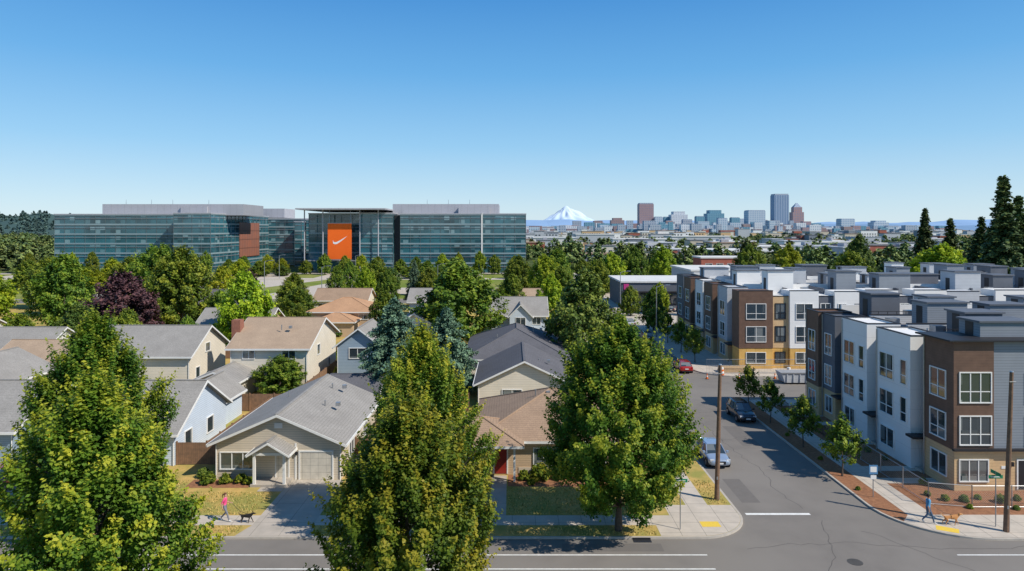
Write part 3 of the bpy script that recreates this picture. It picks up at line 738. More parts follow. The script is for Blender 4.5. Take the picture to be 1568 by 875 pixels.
for x0, y0 in ((39.9, 57), (40.8, 64.2), (40, 69), (46.5, 58), (46.6, 64), (52.5, 58), (47, 70), (36, 58), (44, 56.5), (34.9, 63)): hv.box(x0, x0+.9, y0, y0+.9, 9.952, 10.8)
vp = b.part('vent_pipes', 'white')
for i in range(24):
    x0, y0 = 35+rng.random()*22, 53+rng.random()*18; vp.tube([(x0, y0, 9.9), (x0, y0, 10.5)], [.06, .06], 6)
rl = b.part('deck_railings', 'black')
for x0, x1, y0 in ((34.8, 45, 55.0), (40.5, 45.2, 60.6), (35, 41, 66.9), (46, 57, 60.4)):
    rl.box(x0, x1, y0, y0+.04, 10.95, 11.0)
    for i in range(int((x1-x0)/.9)+1): rl.box(x0+i*.9, x0+i*.9+.04, y0, y0+.04, 9.952, 10.95)
b.finish()

b = Bld('townhouse_row', (45, 108, Z0))
b.part('core_walls', 't_lgrey').box(33.0, 92, 93.4, 130, Z0, 9.9)
b.part('roof_deck', 't_roofw').box(32.9, 92.1, 93.3, 130.1, 9.902, 10.0)
def sunit(x0, x1, yf, h, mat, base='t_yellow', fr='white', bz=2.9):
    b.part('base_cladding', base).box(x0+.03, x1-.03, yf+.06, yf+3, Z0, bz)
    b.part('upper_cladding', mat).box(x0, x1, yf, yf+3, bz, h)
    b.part('parapet_cap', 'black').box(x0-.02, x1+.02, yf-.04, yf+.25, h+.002, h+.08)
    if x1-x0 > 4 and mat == 't_white': a, c = x0+.5, x0+1.5; b.win('S', yf, x1-1.5, x1-.7, 6.9, 8.9, 1, 1, 'black', .05)
    else: a, c = x0+(x1-x0)*.22, x1-(x1-x0)*.22
    for z in (3.8, 6.9): b.win('S', yf, a, c, z, z+2.0, 2, 2, fr)
    b.win('S', yf+.06, a, c, .9, 2.3, 2, 1, fr)
sunit(30.8, 35.4, 92.6, 10.7, 't_brown')
sunit(35.4, 37.7, 93.0, 9.9, 't_tan', 't_yellow', 'black'); sunit(37.7, 41.6, 92.6, 10.7, 't_white', 't_yellow')
xx = 41.6
for i, (w, mt, h) in enumerate([(2.2, 't_char', 9.9), (4.2, 't_white', 10.6), (4.4, 't_white', 10.8), (2.2, 't_char', 9.9), (4.4, 't_white', 10.8), (4.4, 't_lgrey', 10.6), (2.2, 't_char', 9.9), (4.4, 't_white', 10.8), (4.4, 't_white', 10.8), (5, 't_char', 10.4), (5, 't_white', 10.8)]):
    sunit(xx, xx+w, 93.0 if h < 10 else 92.6, h, mt); xx += w
yy = 95.7
for i, (w, mt, xw) in enumerate([(2, 't_char', 32.2), (4.4, 't_lgrey', 30.8), (1.8, 't_char', 32.2), (4.4, 't_brown', 30.5), (2, 't_tan', 31.9), (4.4, 't_white', 30.8), (1.8, 't_char', 32.2), (4.4, 't_brown', 30.5), (1.8, 't_char', 32.2), (4.6, 't_char', 30.8)]):
    if xw > 31.5: recess(b, xw, xw+1.2, yy, yy+w, 10.0)
    else: wunit(b, xw, xw+3, yy, yy+w, 10.6, mt, 't_tan')
    yy += w
rng = random.Random(5)
for j, y0 in enumerate((95.8, 104, 113, 123)):
    x0 = 34.5+rng.random()*3
    while x0 < 88:
        w_ = rng.choice([2.2, 2.8, 3.6, 4.4])
        bulkhead(b, x0, x0+w_, y0+rng.random()*1.5, y0+3.6, 10.0, 11.9+rng.random()*1.3, rng.choice(['t_grey', 't_char', 't_grey', 't_lgrey', 't_white']))
        if rng.random() < .6: b.part('roof_units', 'metal').box(x0+w_+.8, x0+w_+1.6, y0, y0+.8, 10.002, 10.9)
        x0 += w_+rng.choice([2.2, 3.2, 4.5, 6])
    b.part('party_wall', 't_white').box(34, 91.8, y0+4.6, y0+4.85, 10.002, 11.0)
for i in range(10): b.part('party_wall', rng.choice(['t_white', 't_char'])).box(38.4+i*5.2, 38.6+i*5.2, 95.7, 129.6, 10.004, 10.8)
b.finish()

# ------------------------------------------------------------------ office campus
def curtain(b, side, plane, u0, u1, z0, z1, fl=4.3, mull=4.5):
    n = max(1, round((z1-z0)/fl)); h = (z1-z0)/n
    for i in range(n+1):
        z = z0+i*h
        b.out(side, plane, 'floor_bands', 'span', u0, u1, z-.4 if i else z, min(z+.3, z1), .002, .2)
        if i < n: b.out(side, plane, 'sunshades', 'alu', u0, u1, z+h*.62, z+h*.62+.1, .002, .25)
    k = max(1, round((u1-u0)/mull))
    for i in range(k+1):
        u = u0+(u1-u0)*i/k
        b.out(side, plane, 'mullions', 'mull', u-.07, u+.07, z0, z1, .002, .16)
def gblock(b, x0, x1, y0, y1, h, sides='SEW'):
    b.part('glass_walls', 'cglass').box(x0, x1, y0, y1, 0.1, h)
    b.part('roof', 'alu').box(x0-.3, x1+.3, y0-.3, y1+.3, h+.002, h+.45)
    if 'S' in sides: curtain(b, 'S', y0, x0, x1, 0.1, h)
    if 'E' in sides: curtain(b, 'E', x1, y0, y1, 0.1, h)
    if 'W' in sides: curtain(b, 'W', x0, y0, y1, 0.1, h)
b = Bld('glass_office_building', (-95, 320, 0))
gblock(b, -203, -148.6, 303, 345, 25.6, 'SW')
b.part('core_strip', 'black').box(-148.6, -146.2, 304, 340, 0.1, 25.4)
gblock(b, -146.2, -130.3, 295, 365, 25.9, 'SE')
gblock(b, -130.2, -108, 365, 390, 24.6, 'S')
gblock(b, -112, -108.5, 352, 364.9, 23, 'SE')
gblock(b, -107.9, -95, 358, 390, 24.2, 'S')
gblock(b, -91, -66.5, 306, 345, 26.0, 'SW')
gblock(b, -66.4, -52, 298, 345, 26.0, 'SW')
b.part('core_strip', 'black').box(-51.9, -49.1, 301, 340, 0.1, 25.4)
gblock(b, -49, -13.6, 299.5, 345, 25.7, 'S')
b.part('core_strip', 'white').box(-13.5, -12.9, 299.2, 340, 0.1, 26.2)
gblock(b, -12.8, 6.0, 299.9, 345, 25.7, 'SE')
b.part('canopy_roof', 'alu').box(-92.5, -54, 291, 347, 27.6, 28.2)
for x in (-90, -82, -66, -58): b.part('canopy_columns', 'alu').tube([(x, 296, .1), (x, 296, 27.6)], [.26, .26], 10)
for x0, x1, y0, y1, z in ((-186, -122, 310, 335, 30.6), (-150, -138, 309, 309.9, 29.6), (-149, -124, 372, 390, 30.5), (-54, -6, 309, 335, 30.6), (-24, -10, 306, 308.9, 29.2)):
    b.part('roof_plant_screen', 'alu').box(x0, x1, y0, y1, 25.5, z)
for x in (-182, -170, -160, -143, -40, -30, -20): b.part('antennas', 'metal').tube([(x, 322, 30.6), (x, 322, 33.2)], [.12, .06], 5)
b.part('lobby', 'cglass').box(-90, -67, 300, 305.9, .1, 5.2); b.part('lobby_roof', 'alu').box(-91, -66.5, 299, 305.9, 5.202, 5.6)
b.finish()
b = Bld('orange_banner', (-75, 297, 14))
b.part('cloth', 'orange').box(-79.7, -69.4, 295.3, 295.45, 6.2, 21.7)
mb = b.part('swoosh', 'cloth_white')
cx, cz, sc = -74.4, 14.4, 0.9
top = [(-3.4, -.2), (-3.1, -1.1), (-2.4, -1.4), (-1.4, -1.15), (0, -.45), (1.8, .6), (3.7, 1.75)]
bot = [(-3.4, -.2), (-3.35, -1.9), (-2.5, -2.35) , (-1.5, -2.2), (0, -1.3), (1.8, .15), (3.7, 1.75)]
for i in range(6):
    q = [bot[i], bot[i+1], top[i+1], top[i]]
    mb.poly([(cx+p[0]*sc, 295.27, cz+p[1]*sc+.4) for p in q])
b.part('rails', 'metal').box(-79.9, -69.2, 295.25, 295.5, 21.72, 21.95); b.part('rails', 'metal').box(-79.9, -69.2, 295.25, 295.5, 5.95, 6.18)
for x in (-79, -70): b.part('ropes', 'metal').tube([(x, 295.4, 21.9), (x, 296, 27.6)], [.08, .08], 5)
b.finish()
b = Bld('building_banner', (-130, 320, 14))
b.part('cloth', 'orange_faded').box(-129.98, -129.9, 325.5, 351, 5.8, 22.4); b.finish()

# ------------------------------------------------------------------ low distant buildings, skyline
rng = random.Random(11)
b = Bld('red_brick_building', (75, 250, 0)); b.part('walls', 'brickred').box(66, 86, 238, 249, .12, 9.0); b.part('roof', 't_roofw').box(65.7, 86.3, 237.7, 249.3, 9.002, 9.5)
for i in range(5): b.win('S', 238, 67.5+i*3.8, 69.8+i*3.8, 5.2, 7.2, 2)
b.finish()
b = Bld('commercial_building', (34, 172, 0)); b.part('walls', 't_char').box(26.5, 46, 165, 185, .13, 6.2); b.part('roof', 't_roofw').box(26.2, 46.3, 164.7, 185.3, 6.202, 6.6)
for i in range(5): b.win('S', 165, 27.3+i*3.7, 30+i*3.7, .9, 3.6, 2, 1, 'black')
b.part('awning', 'black').box(26.4, 46, 163.4, 164.98, 4.0, 4.15); b.part('sign', 'pink_sign').box(27, 28.2, 164.86, 164.98, 4.4, 5.9); b.finish()
b = Bld('commercial_building', (60, 200, 0)); b.part('walls', 't_lgrey').box(50, 84, 190, 214, .13, 7.4); b.part('roof', 't_roofw').box(49.7, 84.3, 189.7, 214.3, 7.402, 7.9)
for i in range(8): b.win('S', 190, 51+i*4, 54+i*4, 1.2, 4.2, 2)
b.finish()
b = Bld('distant_buildings', (0, 900, 0))
cols = ['t_white', 't_lgrey', 'beige', 'whites', 't_tan', 'brickred', 't_grey', 't_white', 'cream']
for i in range(420):
    y = 330+2200*rng.random()**1.25
    x = (rng.random()*1.35-0.5)*y*0.8+20
    if y < 400 and x < 20: continue
    w = 9+rng.random()*(14+y*.010); d = 12+rng.random()*16; h = 5+rng.random()*6
    if y > 800: h += rng.random()*9
    b.part('walls', rng.choice(cols)).box(x, x+w, y, y+d, 0, h)
    b.part('roofs', rng.choice(['t_roofw', 't_lgrey', 't_roof', 'r_brown', 't_roof'])).box(x-.3, x+w+.3, y-.3, y+d+.3, h+.01, h+.6)
    if y < 1200:
        for q in range(int(w/4)):
            for z in range(int(h/3.6)): b.part('windows', 'glass').box(x+1+q*4, x+3.2+q*4, y-.1, y-.02, 1.3+z*3.4, 2.9+z*3.4)
    if rng.random() < .5: b.part('roof_units', 'alu').box(x+w*.3, x+w*.5, y+d*.3, y+d*.6, h+.61, h+2.3)
for x0, x1, y0, h, mt in ((92, 150, 620, 10, 't_white'), (178, 250, 760, 11, 't_lgrey'), (168, 200, 560, 9, 'brickred'), (210, 262, 520, 9, 'bluegrey'), (20, 60, 640, 11, 'whites'), (75, 120, 800, 13, 't_lgrey'), (60, 92, 360, 8, 'whites'), (100, 128, 330, 8, 't_tan')):
    b.part('walls', mt).box(x0, x1, y0, y0+40, 0, h); b.part('roofs', 't_roofw').box(x0-.5, x1+.5, y0-.5, y0+40.5, h+.01, h+1)
    for q in range(int((x1-x0)/5)): b.part('windows', 'glass').box(x0+1+q*5, x0+4+q*5, y0-.1, y0-.02, 2, 4.6)
b.finish()

TM = {  # wall and glass colours carry a bluish tint standing in for distance haze
 'pink': towermat('tower_pink', (0.36, 0.24, 0.24), (0.23, 0.20, 0.26), 9, 8),
 'blue': towermat('tower_blue', (0.36, 0.43, 0.52), (0.12, 0.20, 0.33), 8, 300, .6, .97),
 'koin': towermat('tower_brick', (0.38, 0.23, 0.21), (0.19, 0.22, 0.32), 8, 8),
 'teal': towermat('tower_teal', (0.15, 0.31, 0.39), (0.09, 0.22, 0.32), 10, 8),
 'light': towermat('tower_light', (0.48, 0.54, 0.60), (0.20, 0.33, 0.45), 8, 9),
 'white': towermat('tower_white', (0.64, 0.66, 0.68), (0.29, 0.36, 0.44), 8, 9, .45, .5),
 'brown': towermat('tower_brown', (0.32, 0.22, 0.20), (0.19, 0.18, 0.24), 8, 9),
 'grey': towermat('tower_grey', (0.38, 0.42, 0.48), (0.19, 0.26, 0.35), 8, 9)}
for k, v in TM.items(): M['tw_'+k] = v
def tower(x0, x1, topz, y, mt, kind='flat', nm='office_tower'):
    b = Bld(nm, ((x0+x1)/2, y, 0)); d = (x1-x0)*.8
    if kind == 'koin':
        w = x1-x0
        b.part('shaft', mt).box(x0, x1, y, y+d, 0, topz*.70); b.part('upper_shaft', mt).box(x0+w*.12, x1-w*.12, y+w*.1, y+d-w*.1, topz*.70, topz*.86)
        mb = b.part('crown', 'tw_blue'); c = ((x0+x1)/2, y+d/2)
        q = [(x0+w*.14, y+w*.12), (x1-w*.14, y+w*.12), (x1-w*.14, y+d-w*.12), (x0+w*.14, y+d-w*.12)]
        mb.hexa([(a[0], a[1], topz*.86+.1) for a in q]+[(c[0]+(a[0]-c[0])*.15, c[1]+(a[1]-c[1])*.15, topz) for a in q])
    elif kind == 'step':
        w = x1-x0
        b.part('shaft', mt).box(x0, x1, y, y+d, 0, topz*.86); b.part('upper_shaft', mt).box(x0+w*.15, x1-w*.15, y+5, y+d-5, topz*.86, topz)
    else:
        b.part('shaft', mt).box(x0, x1, y, y+d, 0, topz*.965); b.part('crown', 'tw_grey').box(x0+2, x1-2, y+2, y+d-2, topz*.965, topz)
    b.finish()
# downtown towers surveyed as bearings at about 3 km, converted to metres
YS = 3000.0
TW = [(979, 1001, 311, 'pink', 'flat'), (1186, 1208, 297, 'blue', 'flat'), (1214, 1231, 311, 'koin', 'koin'), (1083, 1109, 322, 'teal', 'step'), (1146, 1172, 322, 'light', 'flat'),
        (1028, 1053, 324, 'white', 'step'), (1017, 1028, 332, 'teal', 'flat'), (1003, 1015, 332, 'light', 'flat'), (1066, 1079, 331, 'teal', 'flat'), (936, 956, 334, 'brown', 'step'), (902, 925, 341, 'brown', 'flat'),
        (1132, 1145, 335, 'light', 'flat'), (1111, 1131, 339, 'grey', 'step'), (1288, 1309, 335, 'light', 'flat'), (1338, 1361, 338, 'light', 'step'), (1054, 1066, 341, 'white', 'flat'), (1174, 1185, 340, 'grey', 'flat'),
        (1234, 1262, 342, 'teal', 'step'), (844, 862, 346, 'grey', 'flat'), (864, 886, 345, 'pink', 'flat'), (982, 1004, 346, 'white', 'flat'), (958, 978, 348, 'grey', 'flat'), (1315, 1332, 347, 'brown', 'flat'), (888, 900, 347, 'white', 'flat'),
        (1268, 1286, 347, 'grey', 'flat'), (1372, 1392, 347, 'white', 'flat'), (926, 936, 345, 'light', 'flat'), (1046, 1060, 336, 'grey', 'flat'), (1092, 1104, 341, 'white', 'flat'), (1120, 1133, 333, 'teal', 'flat'), (1160, 1176, 337, 'brown', 'flat'), (1209, 1216, 338, 'grey', 'flat'), (1070, 1086, 344, 'pink', 'flat'), (1005, 1020, 343, 'brown', 'flat'),
        (1020, 1030, 338, 'brown', 'flat'), (1058, 1070, 346, 'brown', 'flat'), (1100, 1114, 334, 'light', 'flat'), (1136, 1150, 343, 'brown', 'flat'), (1176, 1190, 346, 'white', 'flat'), (1196, 1214, 345, 'brown', 'flat'), (1228, 1240, 346, 'light', 'flat'), (1245, 1270, 347, 'brown', 'flat'), (1298, 1320, 348, 'grey', 'flat'), (1352, 1376, 348, 'teal', 'flat'), (945, 962, 345, 'teal', 'flat'), (912, 932, 347, 'light', 'flat')]
for i, (x0, x1, ty, mt, kd) in enumerate(TW):
    dy = ((x0*7) % 13)*30+(i >= 34)*-260
    f = (YS+dy)/1045
    tower((x0-784)*f, (x1-784)*f, 19+(352-ty)*f, YS+dy, 'tw_'+mt, kd)
b = Bld('downtown_buildings', (600, 2900, 0)); rng = random.Random(3)
for i in range(440):
    y = 2350+rng.random()*1100; x = (-0.02+rng.random()*0.66)*y; w = 14+rng.random()*34
    h = 14+rng.random()*22+(30*rng.random()**2 if 0.08*y < x < .45*y else 0)
    b.part('blocks', 'tw_'+rng.choice(['grey', 'brown', 'white', 'light', 'pink', 'teal', 'grey', 'white'])).box(x, x+w, y, y+w*.7, 0, h)
b.finish()

def ridge(name, x0, x1, y, hf, col, depth, n=160, col2=None, nz=.003):
    mb = MB(); rows = [(0, 0.0), (.35, .6), (.7, 1.0), (1.2, .5), (1.8, 0)]
    ni = n+1
    for t, s in rows:
        for i in range(ni):
            x = x0+(x1-x0)*i/n; mb.v.append((x, y+t*depth, hf(x)*s))
    for r_ in range(len(rows)-1):
        for i in range(n): q = r_*ni+i; mb.f.append((q, q+1, q+ni+1, q+ni))
    obj(name, mb.mesh(name, surf(name, col, col2 or tuple(c*.9 for c in col), scale=nz, rough=1, spec=0)))
def hf(x):
    return 75+25*math.sin(x*.0011)+18*math.sin(x*.0031+1)+70*math.exp(-((x-5200)/1700)**2)+60*math.exp(-((x-1000)/1500)**2)+8*math.sin(x*.011)
ridge('hills', -12000, 12000, 8200, hf, (0.26, 0.40, 0.60), 1200)  # blue is aerial haze coloured into the hill surface
ridge('hills', -12000, 12000, 6200, lambda x: 45+14*math.sin(x*.0023+2)+8*math.sin(x*.0071)+40*math.exp(-((x-3600)/900)**2), (0.20, 0.32, 0.48), 900)  # nearer range, haze likewise in its base colour
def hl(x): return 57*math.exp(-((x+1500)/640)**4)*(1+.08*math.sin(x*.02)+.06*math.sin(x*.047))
ridge('wooded_hill', -2900, -500, 1500, hl, (0.06, 0.105, 0.105), 300, 300, nz=.03)  # slope colour has the hazy blue-green cast built in

mb = MB(); nx, ny = 150, 60; cx, cy = 84*14600/1045, 14600
W = 1250; H = 560
for j in range(ny):
    for i in range(nx):
        u = (i/(nx-1)-.5)*2; v = (j/(ny-1)-.5)*2
        rr = math.hypot(u*(1.0 if u > 0 else 1.12), v*.9)
        a = math.atan2(v, u)
        h = max(0, 1-rr)**1.45*.93
        h += .05*math.sin(a*9+rr*9)*min(1, rr*4)*max(0, 1-rr)+.035*math.sin(a*17-rr*15)*max(0, 1-rr)*min(1, rr*5)
        h += .07*math.exp(-((u+.05)**2+v*v)/.006)+.04*math.exp(-((u-.2)**2+v*v)/.01)
        mb.v.append((cx+u*W, cy+v*700, h*H-10))
for j in range(ny-1):
    for i in range(nx-1): q = j*nx+i; mb.f.append((q, q+1, q+nx+1, q+nx))
m, nt, p = newmat('hazed_snow_rock')
geo = N(nt, 'ShaderNodeNewGeometry'); sp = N(nt, 'ShaderNodeSeparateXYZ'); nt.links.new(geo.outputs['Position'], sp.inputs[0])
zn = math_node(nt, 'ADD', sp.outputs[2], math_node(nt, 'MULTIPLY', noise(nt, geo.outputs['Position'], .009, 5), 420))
c1 = mixcol(nt, maprange(nt, zn, 370, 540), (0.42, 0.58, 0.78), (0.56, 0.66, 0.79))  # rock and snow both paled towards sky blue, haze put into the colour
nt.links.new(c1, p.inputs['Base Color']); p.inputs['Roughness'].default_value = 1; p.inputs['Specular IOR Level'].default_value = 0
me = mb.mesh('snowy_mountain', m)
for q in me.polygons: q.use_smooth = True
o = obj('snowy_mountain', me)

# ------------------------------------------------------------------ trees
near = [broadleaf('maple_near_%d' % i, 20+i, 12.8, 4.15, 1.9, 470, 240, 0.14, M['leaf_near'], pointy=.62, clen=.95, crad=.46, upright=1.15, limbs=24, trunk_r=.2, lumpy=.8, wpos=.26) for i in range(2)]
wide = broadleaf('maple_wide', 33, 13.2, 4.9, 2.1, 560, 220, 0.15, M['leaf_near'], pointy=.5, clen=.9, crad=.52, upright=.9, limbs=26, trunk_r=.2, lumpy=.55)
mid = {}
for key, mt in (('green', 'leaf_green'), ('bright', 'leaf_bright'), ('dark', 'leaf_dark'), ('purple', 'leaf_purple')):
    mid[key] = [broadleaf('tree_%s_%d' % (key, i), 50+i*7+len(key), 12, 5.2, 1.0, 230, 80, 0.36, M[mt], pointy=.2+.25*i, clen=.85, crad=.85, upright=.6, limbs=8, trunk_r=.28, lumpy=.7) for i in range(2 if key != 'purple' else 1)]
firm = fir('fir_mesh', 1, 20, 4.6, M['leaf_fir'], nlev=46, leaf=.46, per=24, fat=1.25)
firm2 = fir('fir_mesh2', 5, 20, 4.2, M['leaf_fir'], nlev=42, leaf=.46, per=24, droop=.35, fat=1.25)
cedar = fir('cedar_mesh', 2, 11, 5.8, M['leaf_cedar'], nlev=30, leaf=.25, per=36, droop=.1, cb=.1, fat=1.4, power=.6)
farm = [broadleaf('far_%d' % i, 80+i, 10, 5, .8, 40, 26, 1.0, M['leaf_far'], pointy=.3, clen=.9, crad=1.1, upright=.6, limbs=2, trunk_r=.3) for i in range(3)]
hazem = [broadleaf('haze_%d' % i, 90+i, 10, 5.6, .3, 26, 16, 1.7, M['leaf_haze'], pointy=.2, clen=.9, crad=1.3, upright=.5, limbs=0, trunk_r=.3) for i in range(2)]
hillm = [broadleaf('hillt_%d' % i, 96+i, 10, 4.6, .3, 26, 16, 1.6, M['leaf_hill'], pointy=.8, clen=.9, crad=1.1, upright=.8, limbs=0, trunk_r=.3) for i in range(2)]
young = broadleaf('young_tree', 41, 4.0, 1.25, 1.4, 60, 70, 0.15, M['leaf_green'], pointy=.7, clen=.5, crad=.3, upright=1.0, limbs=10, trunk_r=.06)
shr = [shrub_mesh('shrub_a', 1, M['leaf_green']), shrub_mesh('shrub_b', 2, M['leaf_near']), shrub_mesh('shrub_c', 3, M['leaf_dark'])]

def tree(name, me, x, y, sx=1, sz=None, rot=None, z=Z0):
    return obj(name, me, None, (x, y, z-.02), random.random()*6.28 if rot is None else rot, (sx, sx, sz or sx))
tree('maple_tree', near[0], -17.9, 29, 1.02, .965, 0.4)
tree('maple_tree', near[1], -26.3, 43, .98, 1.04, 1.9)
tree('maple_tree', near[1], -4.4, 29, .92, .90, 4.0)
tree('maple_tree', near[0], -5.6, 43, .92, .97, 2.6)
tree('maple_tree', wide, 6.7, 42.9, .98, .99, 0.0)
def mt_(x, y, H, w, key, name='deciduous_tree', z=Z0):
    ms = mid[key]; return tree(name, ms[random.randrange(len(ms))], x, y, w/10.9, H/12.2, z=z)
for a in [(-8.6, 110, 13.8, 14.5, 'green'), (10, 95, 13.1, 10.0, 'dark'), (-41, 105, 12.4, 8.8, 'bright'), (-63, 130, 15.4, 12, 'green'), (-70.5, 138, 15.6, 10, 'green'), (-80, 152, 15.0, 11, 'green'),
          (-82, 125, 14.3, 10.5, 'green'), (-92, 118, 12.6, 11, 'bright'), (-52, 122, 8, 6, 'green'), (-40, 128, 8, 7, 'green'), (-26.5, 78, 4.4, 5.8, 'green'),
          (-46, 97, 6.5, 4.5, 'green'), (-35, 112, 6.5, 5, 'green'), (-57, 101, 7, 5.5, 'green'), (-66, 104, 7.5, 6.5, 'dark'), (-75, 104, 6, 6, 'green'), (-98, 100, 8, 7, 'green'),
          (-72, 82, 5.5, 5, 'green'), (-57, 68, 4.5, 5, 'green'), (-46.5, 71, 4.5, 5, 'green'), (12.4, 122, 8.5, 6, 'green'), (8, 140, 9.5, 7, 'bright'), (0, 152, 9, 7, 'green'),
          (-30, 165, 9.0, 5.5, 'green'), (-37, 172, 9.5, 5.5, 'bright'), (-55, 172, 8, 7, 'green'), (-43, 168, 10, 5.5, 'green'), (-14, 140, 9, 7, 'dark'), (-20, 164, 9.5, 7, 'green'), (-12, 168, 10, 8, 'green'), (-48, 148, 7.5, 7, 'green'),
          (-100, 150, 12, 11, 'green'), (-115, 140, 12, 12, 'bright'), (-112, 165, 12, 12, 'green'), (-128, 160, 12, 12, 'green'), (12, 165, 10, 8, 'green'), (9, 190, 12, 9, 'bright'), (14, 210, 13, 10, 'green'), (2, 205, 11, 9, 'green'),
          (-22.5, 120, 8, 6, 'green'), (14, 92, 7.5, 5, 'green'), (13, 70, 6, 4.4, 'dark'), (-11.3, 68, 5, 4.6, 'green'), (26.5, 128, 8, 5, 'green'), (-95, 170, 12, 11, 'green'), (-70, 165, 10, 8, 'bright')]:
    mt_(*a)
mt_(-65.5, 115, 11.7, 11.5, 'purple', 'purple_plum_tree'); mt_(-58, 150, 10, 6, 'purple', 'purple_plum_tree')
tree('cedar_tree', cedar, -12.8, 75, .92, 1.0); tree('cedar_tree', cedar, -7.6, 79, .80, .86); tree('cedar_tree', cedar, -24, 168, .5, 1.0)
rng = random.Random(21)
for i in range(95):
    y = 188+rng.random()*98; x = -240+rng.random()*272
    if -116 < x < -52 and y < 262 and rng.random() < .72: continue
    hm_ = 18.3-(392+rng.random()*20-352)*y/1045
    mt_(x, y, min(10.5, max(4.5, hm_)), 6.0+rng.random()*3.5, rng.choice(['green', 'bright', 'green', 'green', 'dark']), z=.0 if y > 262 else Z0)
for i in range(26):
    mt_(-205+i*8.2+rng.random()*4, 289+rng.random()*3, 5.5+rng.random()*4.5, 6, rng.choice(['green', 'bright', 'green']), z=0)
for a in [(150, 178, 16.5, 15, 'bright'), (92, 185, 13, 11, 'green'), (118, 165, 11, 11, 'green'), (135, 190, 14, 12, 'green'), (108, 215, 15, 12, 'bright'), (30, 205, 12, 9, 'bright'), (26, 150, 6.5, 4.5, 'green'), (33, 153, 7, 4.5, 'bright'), (40, 150, 6.5, 4.5, 'green'),
          (48, 160, 8.5, 7, 'green'), (62, 175, 9, 8, 'bright'), (96, 150, 10, 9, 'green'), (140, 150, 12, 12, 'dark'), (160, 150, 14, 12, 'green'), (170, 165, 15, 13, 'dark'), (83, 205, 14, 12, 'bright'), (75, 215, 14, 10, 'green'), (126, 172, 14, 13, 'bright'), (150, 200, 16, 13, 'green'), (168, 195, 16, 13, 'bright'), (40, 225, 13, 10, 'green'), (52, 235, 13, 10, 'bright')]:
    mt_(*a)
tree('deciduous_tree', mid['dark'][1], 99, 195, .85, 1.4)
tree('deciduous_tree', mid['bright'][0], 108, 172, 1.4, 1.24)
tree('fir_tree', firm, 124, 205, 1.15, 1.24); tree('fir_tree', firm2, 138, 215, 1.3, 1.1); tree('fir_tree', firm, 143, 208, 1.25, 1.12); tree('fir_tree', firm2, 108, 150, 1.6, 1.5); tree('fir_tree', firm, 115, 155, 1.45, 1.3)
tree('fir_tree', firm2, 133, 188, 1.3, 1.05)
for x, y in ((25.3, 52.3), (25.3, 59.3), (25.3, 66.8), (25.3, 73)): tree('young_street_tree', young, x, y, 1.0+.1*random.random())
for x, y in ((26, 97), (26, 105), (26, 114), (26, 124)): tree('young_street_tree', young, x, y, 1.2)
for x, y, s in ((-22.6, 50.7, 1.05), (-21.3, 50.8, .9), (-20.2, 50.9, .85), (-19.5, 50.6, .7), (2.1, 51.6, 1.5), (3.6, 51.7, 1.1), (0.9, 51.5, .9), (5.2, 51.5, 1.2), (7.5, 51.4, 1.3), (1.4, 50.6, .6), (-23.5, 52, .9)):
    tree('shrub', shr[random.randrange(3)], x, y, s)
for x, y, s in ((30.2, 47.6, .55), (31.4, 47.4, .6), (32.6, 47.8, .45), (33.8, 47.2, .7), (35.2, 47.6, .5), (36.4, 46.8, .6), (29.5, 48.5, .45), (30.5, 50.6, .6), (30.6, 56, .5), (30.2, 58, .6), (30.5, 63, .6), (30.2, 67.4, .5), (31, 46.2, .4), (34, 46.0, .4), (25.1, 49.5, .35), (25.3, 56, .4), (25.2, 62.5, .4)):
    tree('shrub', shr[random.randrange(3)], x, y, s)
hg = bpy.data.objects.new('hedge', None); COL.objects.link(hg); hg.location = (-39, 76, Z0)
for i in range(5): obj('hedge_clump', shr[1], hg, (i*.9-1.8, 0, 0), i*1.1, (1.1, 1.1, 2.4))
bs = bpy.data.objects.new('backyard_shrubs', None); COL.objects.link(bs); rng = random.Random(8)
for i in range(170):
    x = -110+rng.random()*122; y = 66.5+rng.random()*75
    obj('bush', shr[rng.randrange(3)], bs, (x, y, Z0), rng.random()*6, 1.0+rng.random()*1.6)
rg = np.random.default_rng(9); nb = 26000
gx = rg.uniform(-34, 14.8, nb); gy = rg.uniform(42.15, 51.4, nb)
keep = ~((gy > 43.5) & (gy < 45.2)) & ~((gx > -17.1) & (gx < -12.2)) & ~((gx > -9.5) & (gx < -4.5)) & ~((gx > -1.6) & (gx < -.3)) & ~((gx > 9) & (gy < 46.9)) & ~((gx > 11.8) & (gx < 13.5)) & ~((gx < -16.4) & (gx > -24.2) & (gy > 49.1)) & ~((gx > -.4) & (gx < 9.2) & (gy > 49.9))
gx = gx[keep]; gy = gy[keep]; nb = len(gx)
hh = rg.uniform(.04, .12, nb); aa = rg.uniform(0, 6.28, nb); lx = rg.normal(0, .04, nb); ly = rg.normal(0, .04, nb)
cxs, sns = np.cos(aa)*.03, np.sin(aa)*.03; zz = np.full(nb, .12)
GV = np.stack([np.stack([gx-cxs, gy-sns, zz], 1), np.stack([gx+cxs, gy+sns, zz], 1), np.stack([gx+cxs*.4+lx, gy+sns*.4+ly, zz+hh], 1), np.stack([gx-cxs*.4+lx, gy-sns*.4+ly, zz+hh], 1)], 1).reshape(-1, 3)
M['leaf_grass'] = leafmat('grass_blades', (0.17, 0.20, 0.05), (0.42, 0.33, 0.11), (0.64, 0.46, 0.18), .2)
obj('lawn_grass', make_mesh('lawn_grass', MB(), GV, rg.random(nb), M['leaf_grass'], M['bark']))

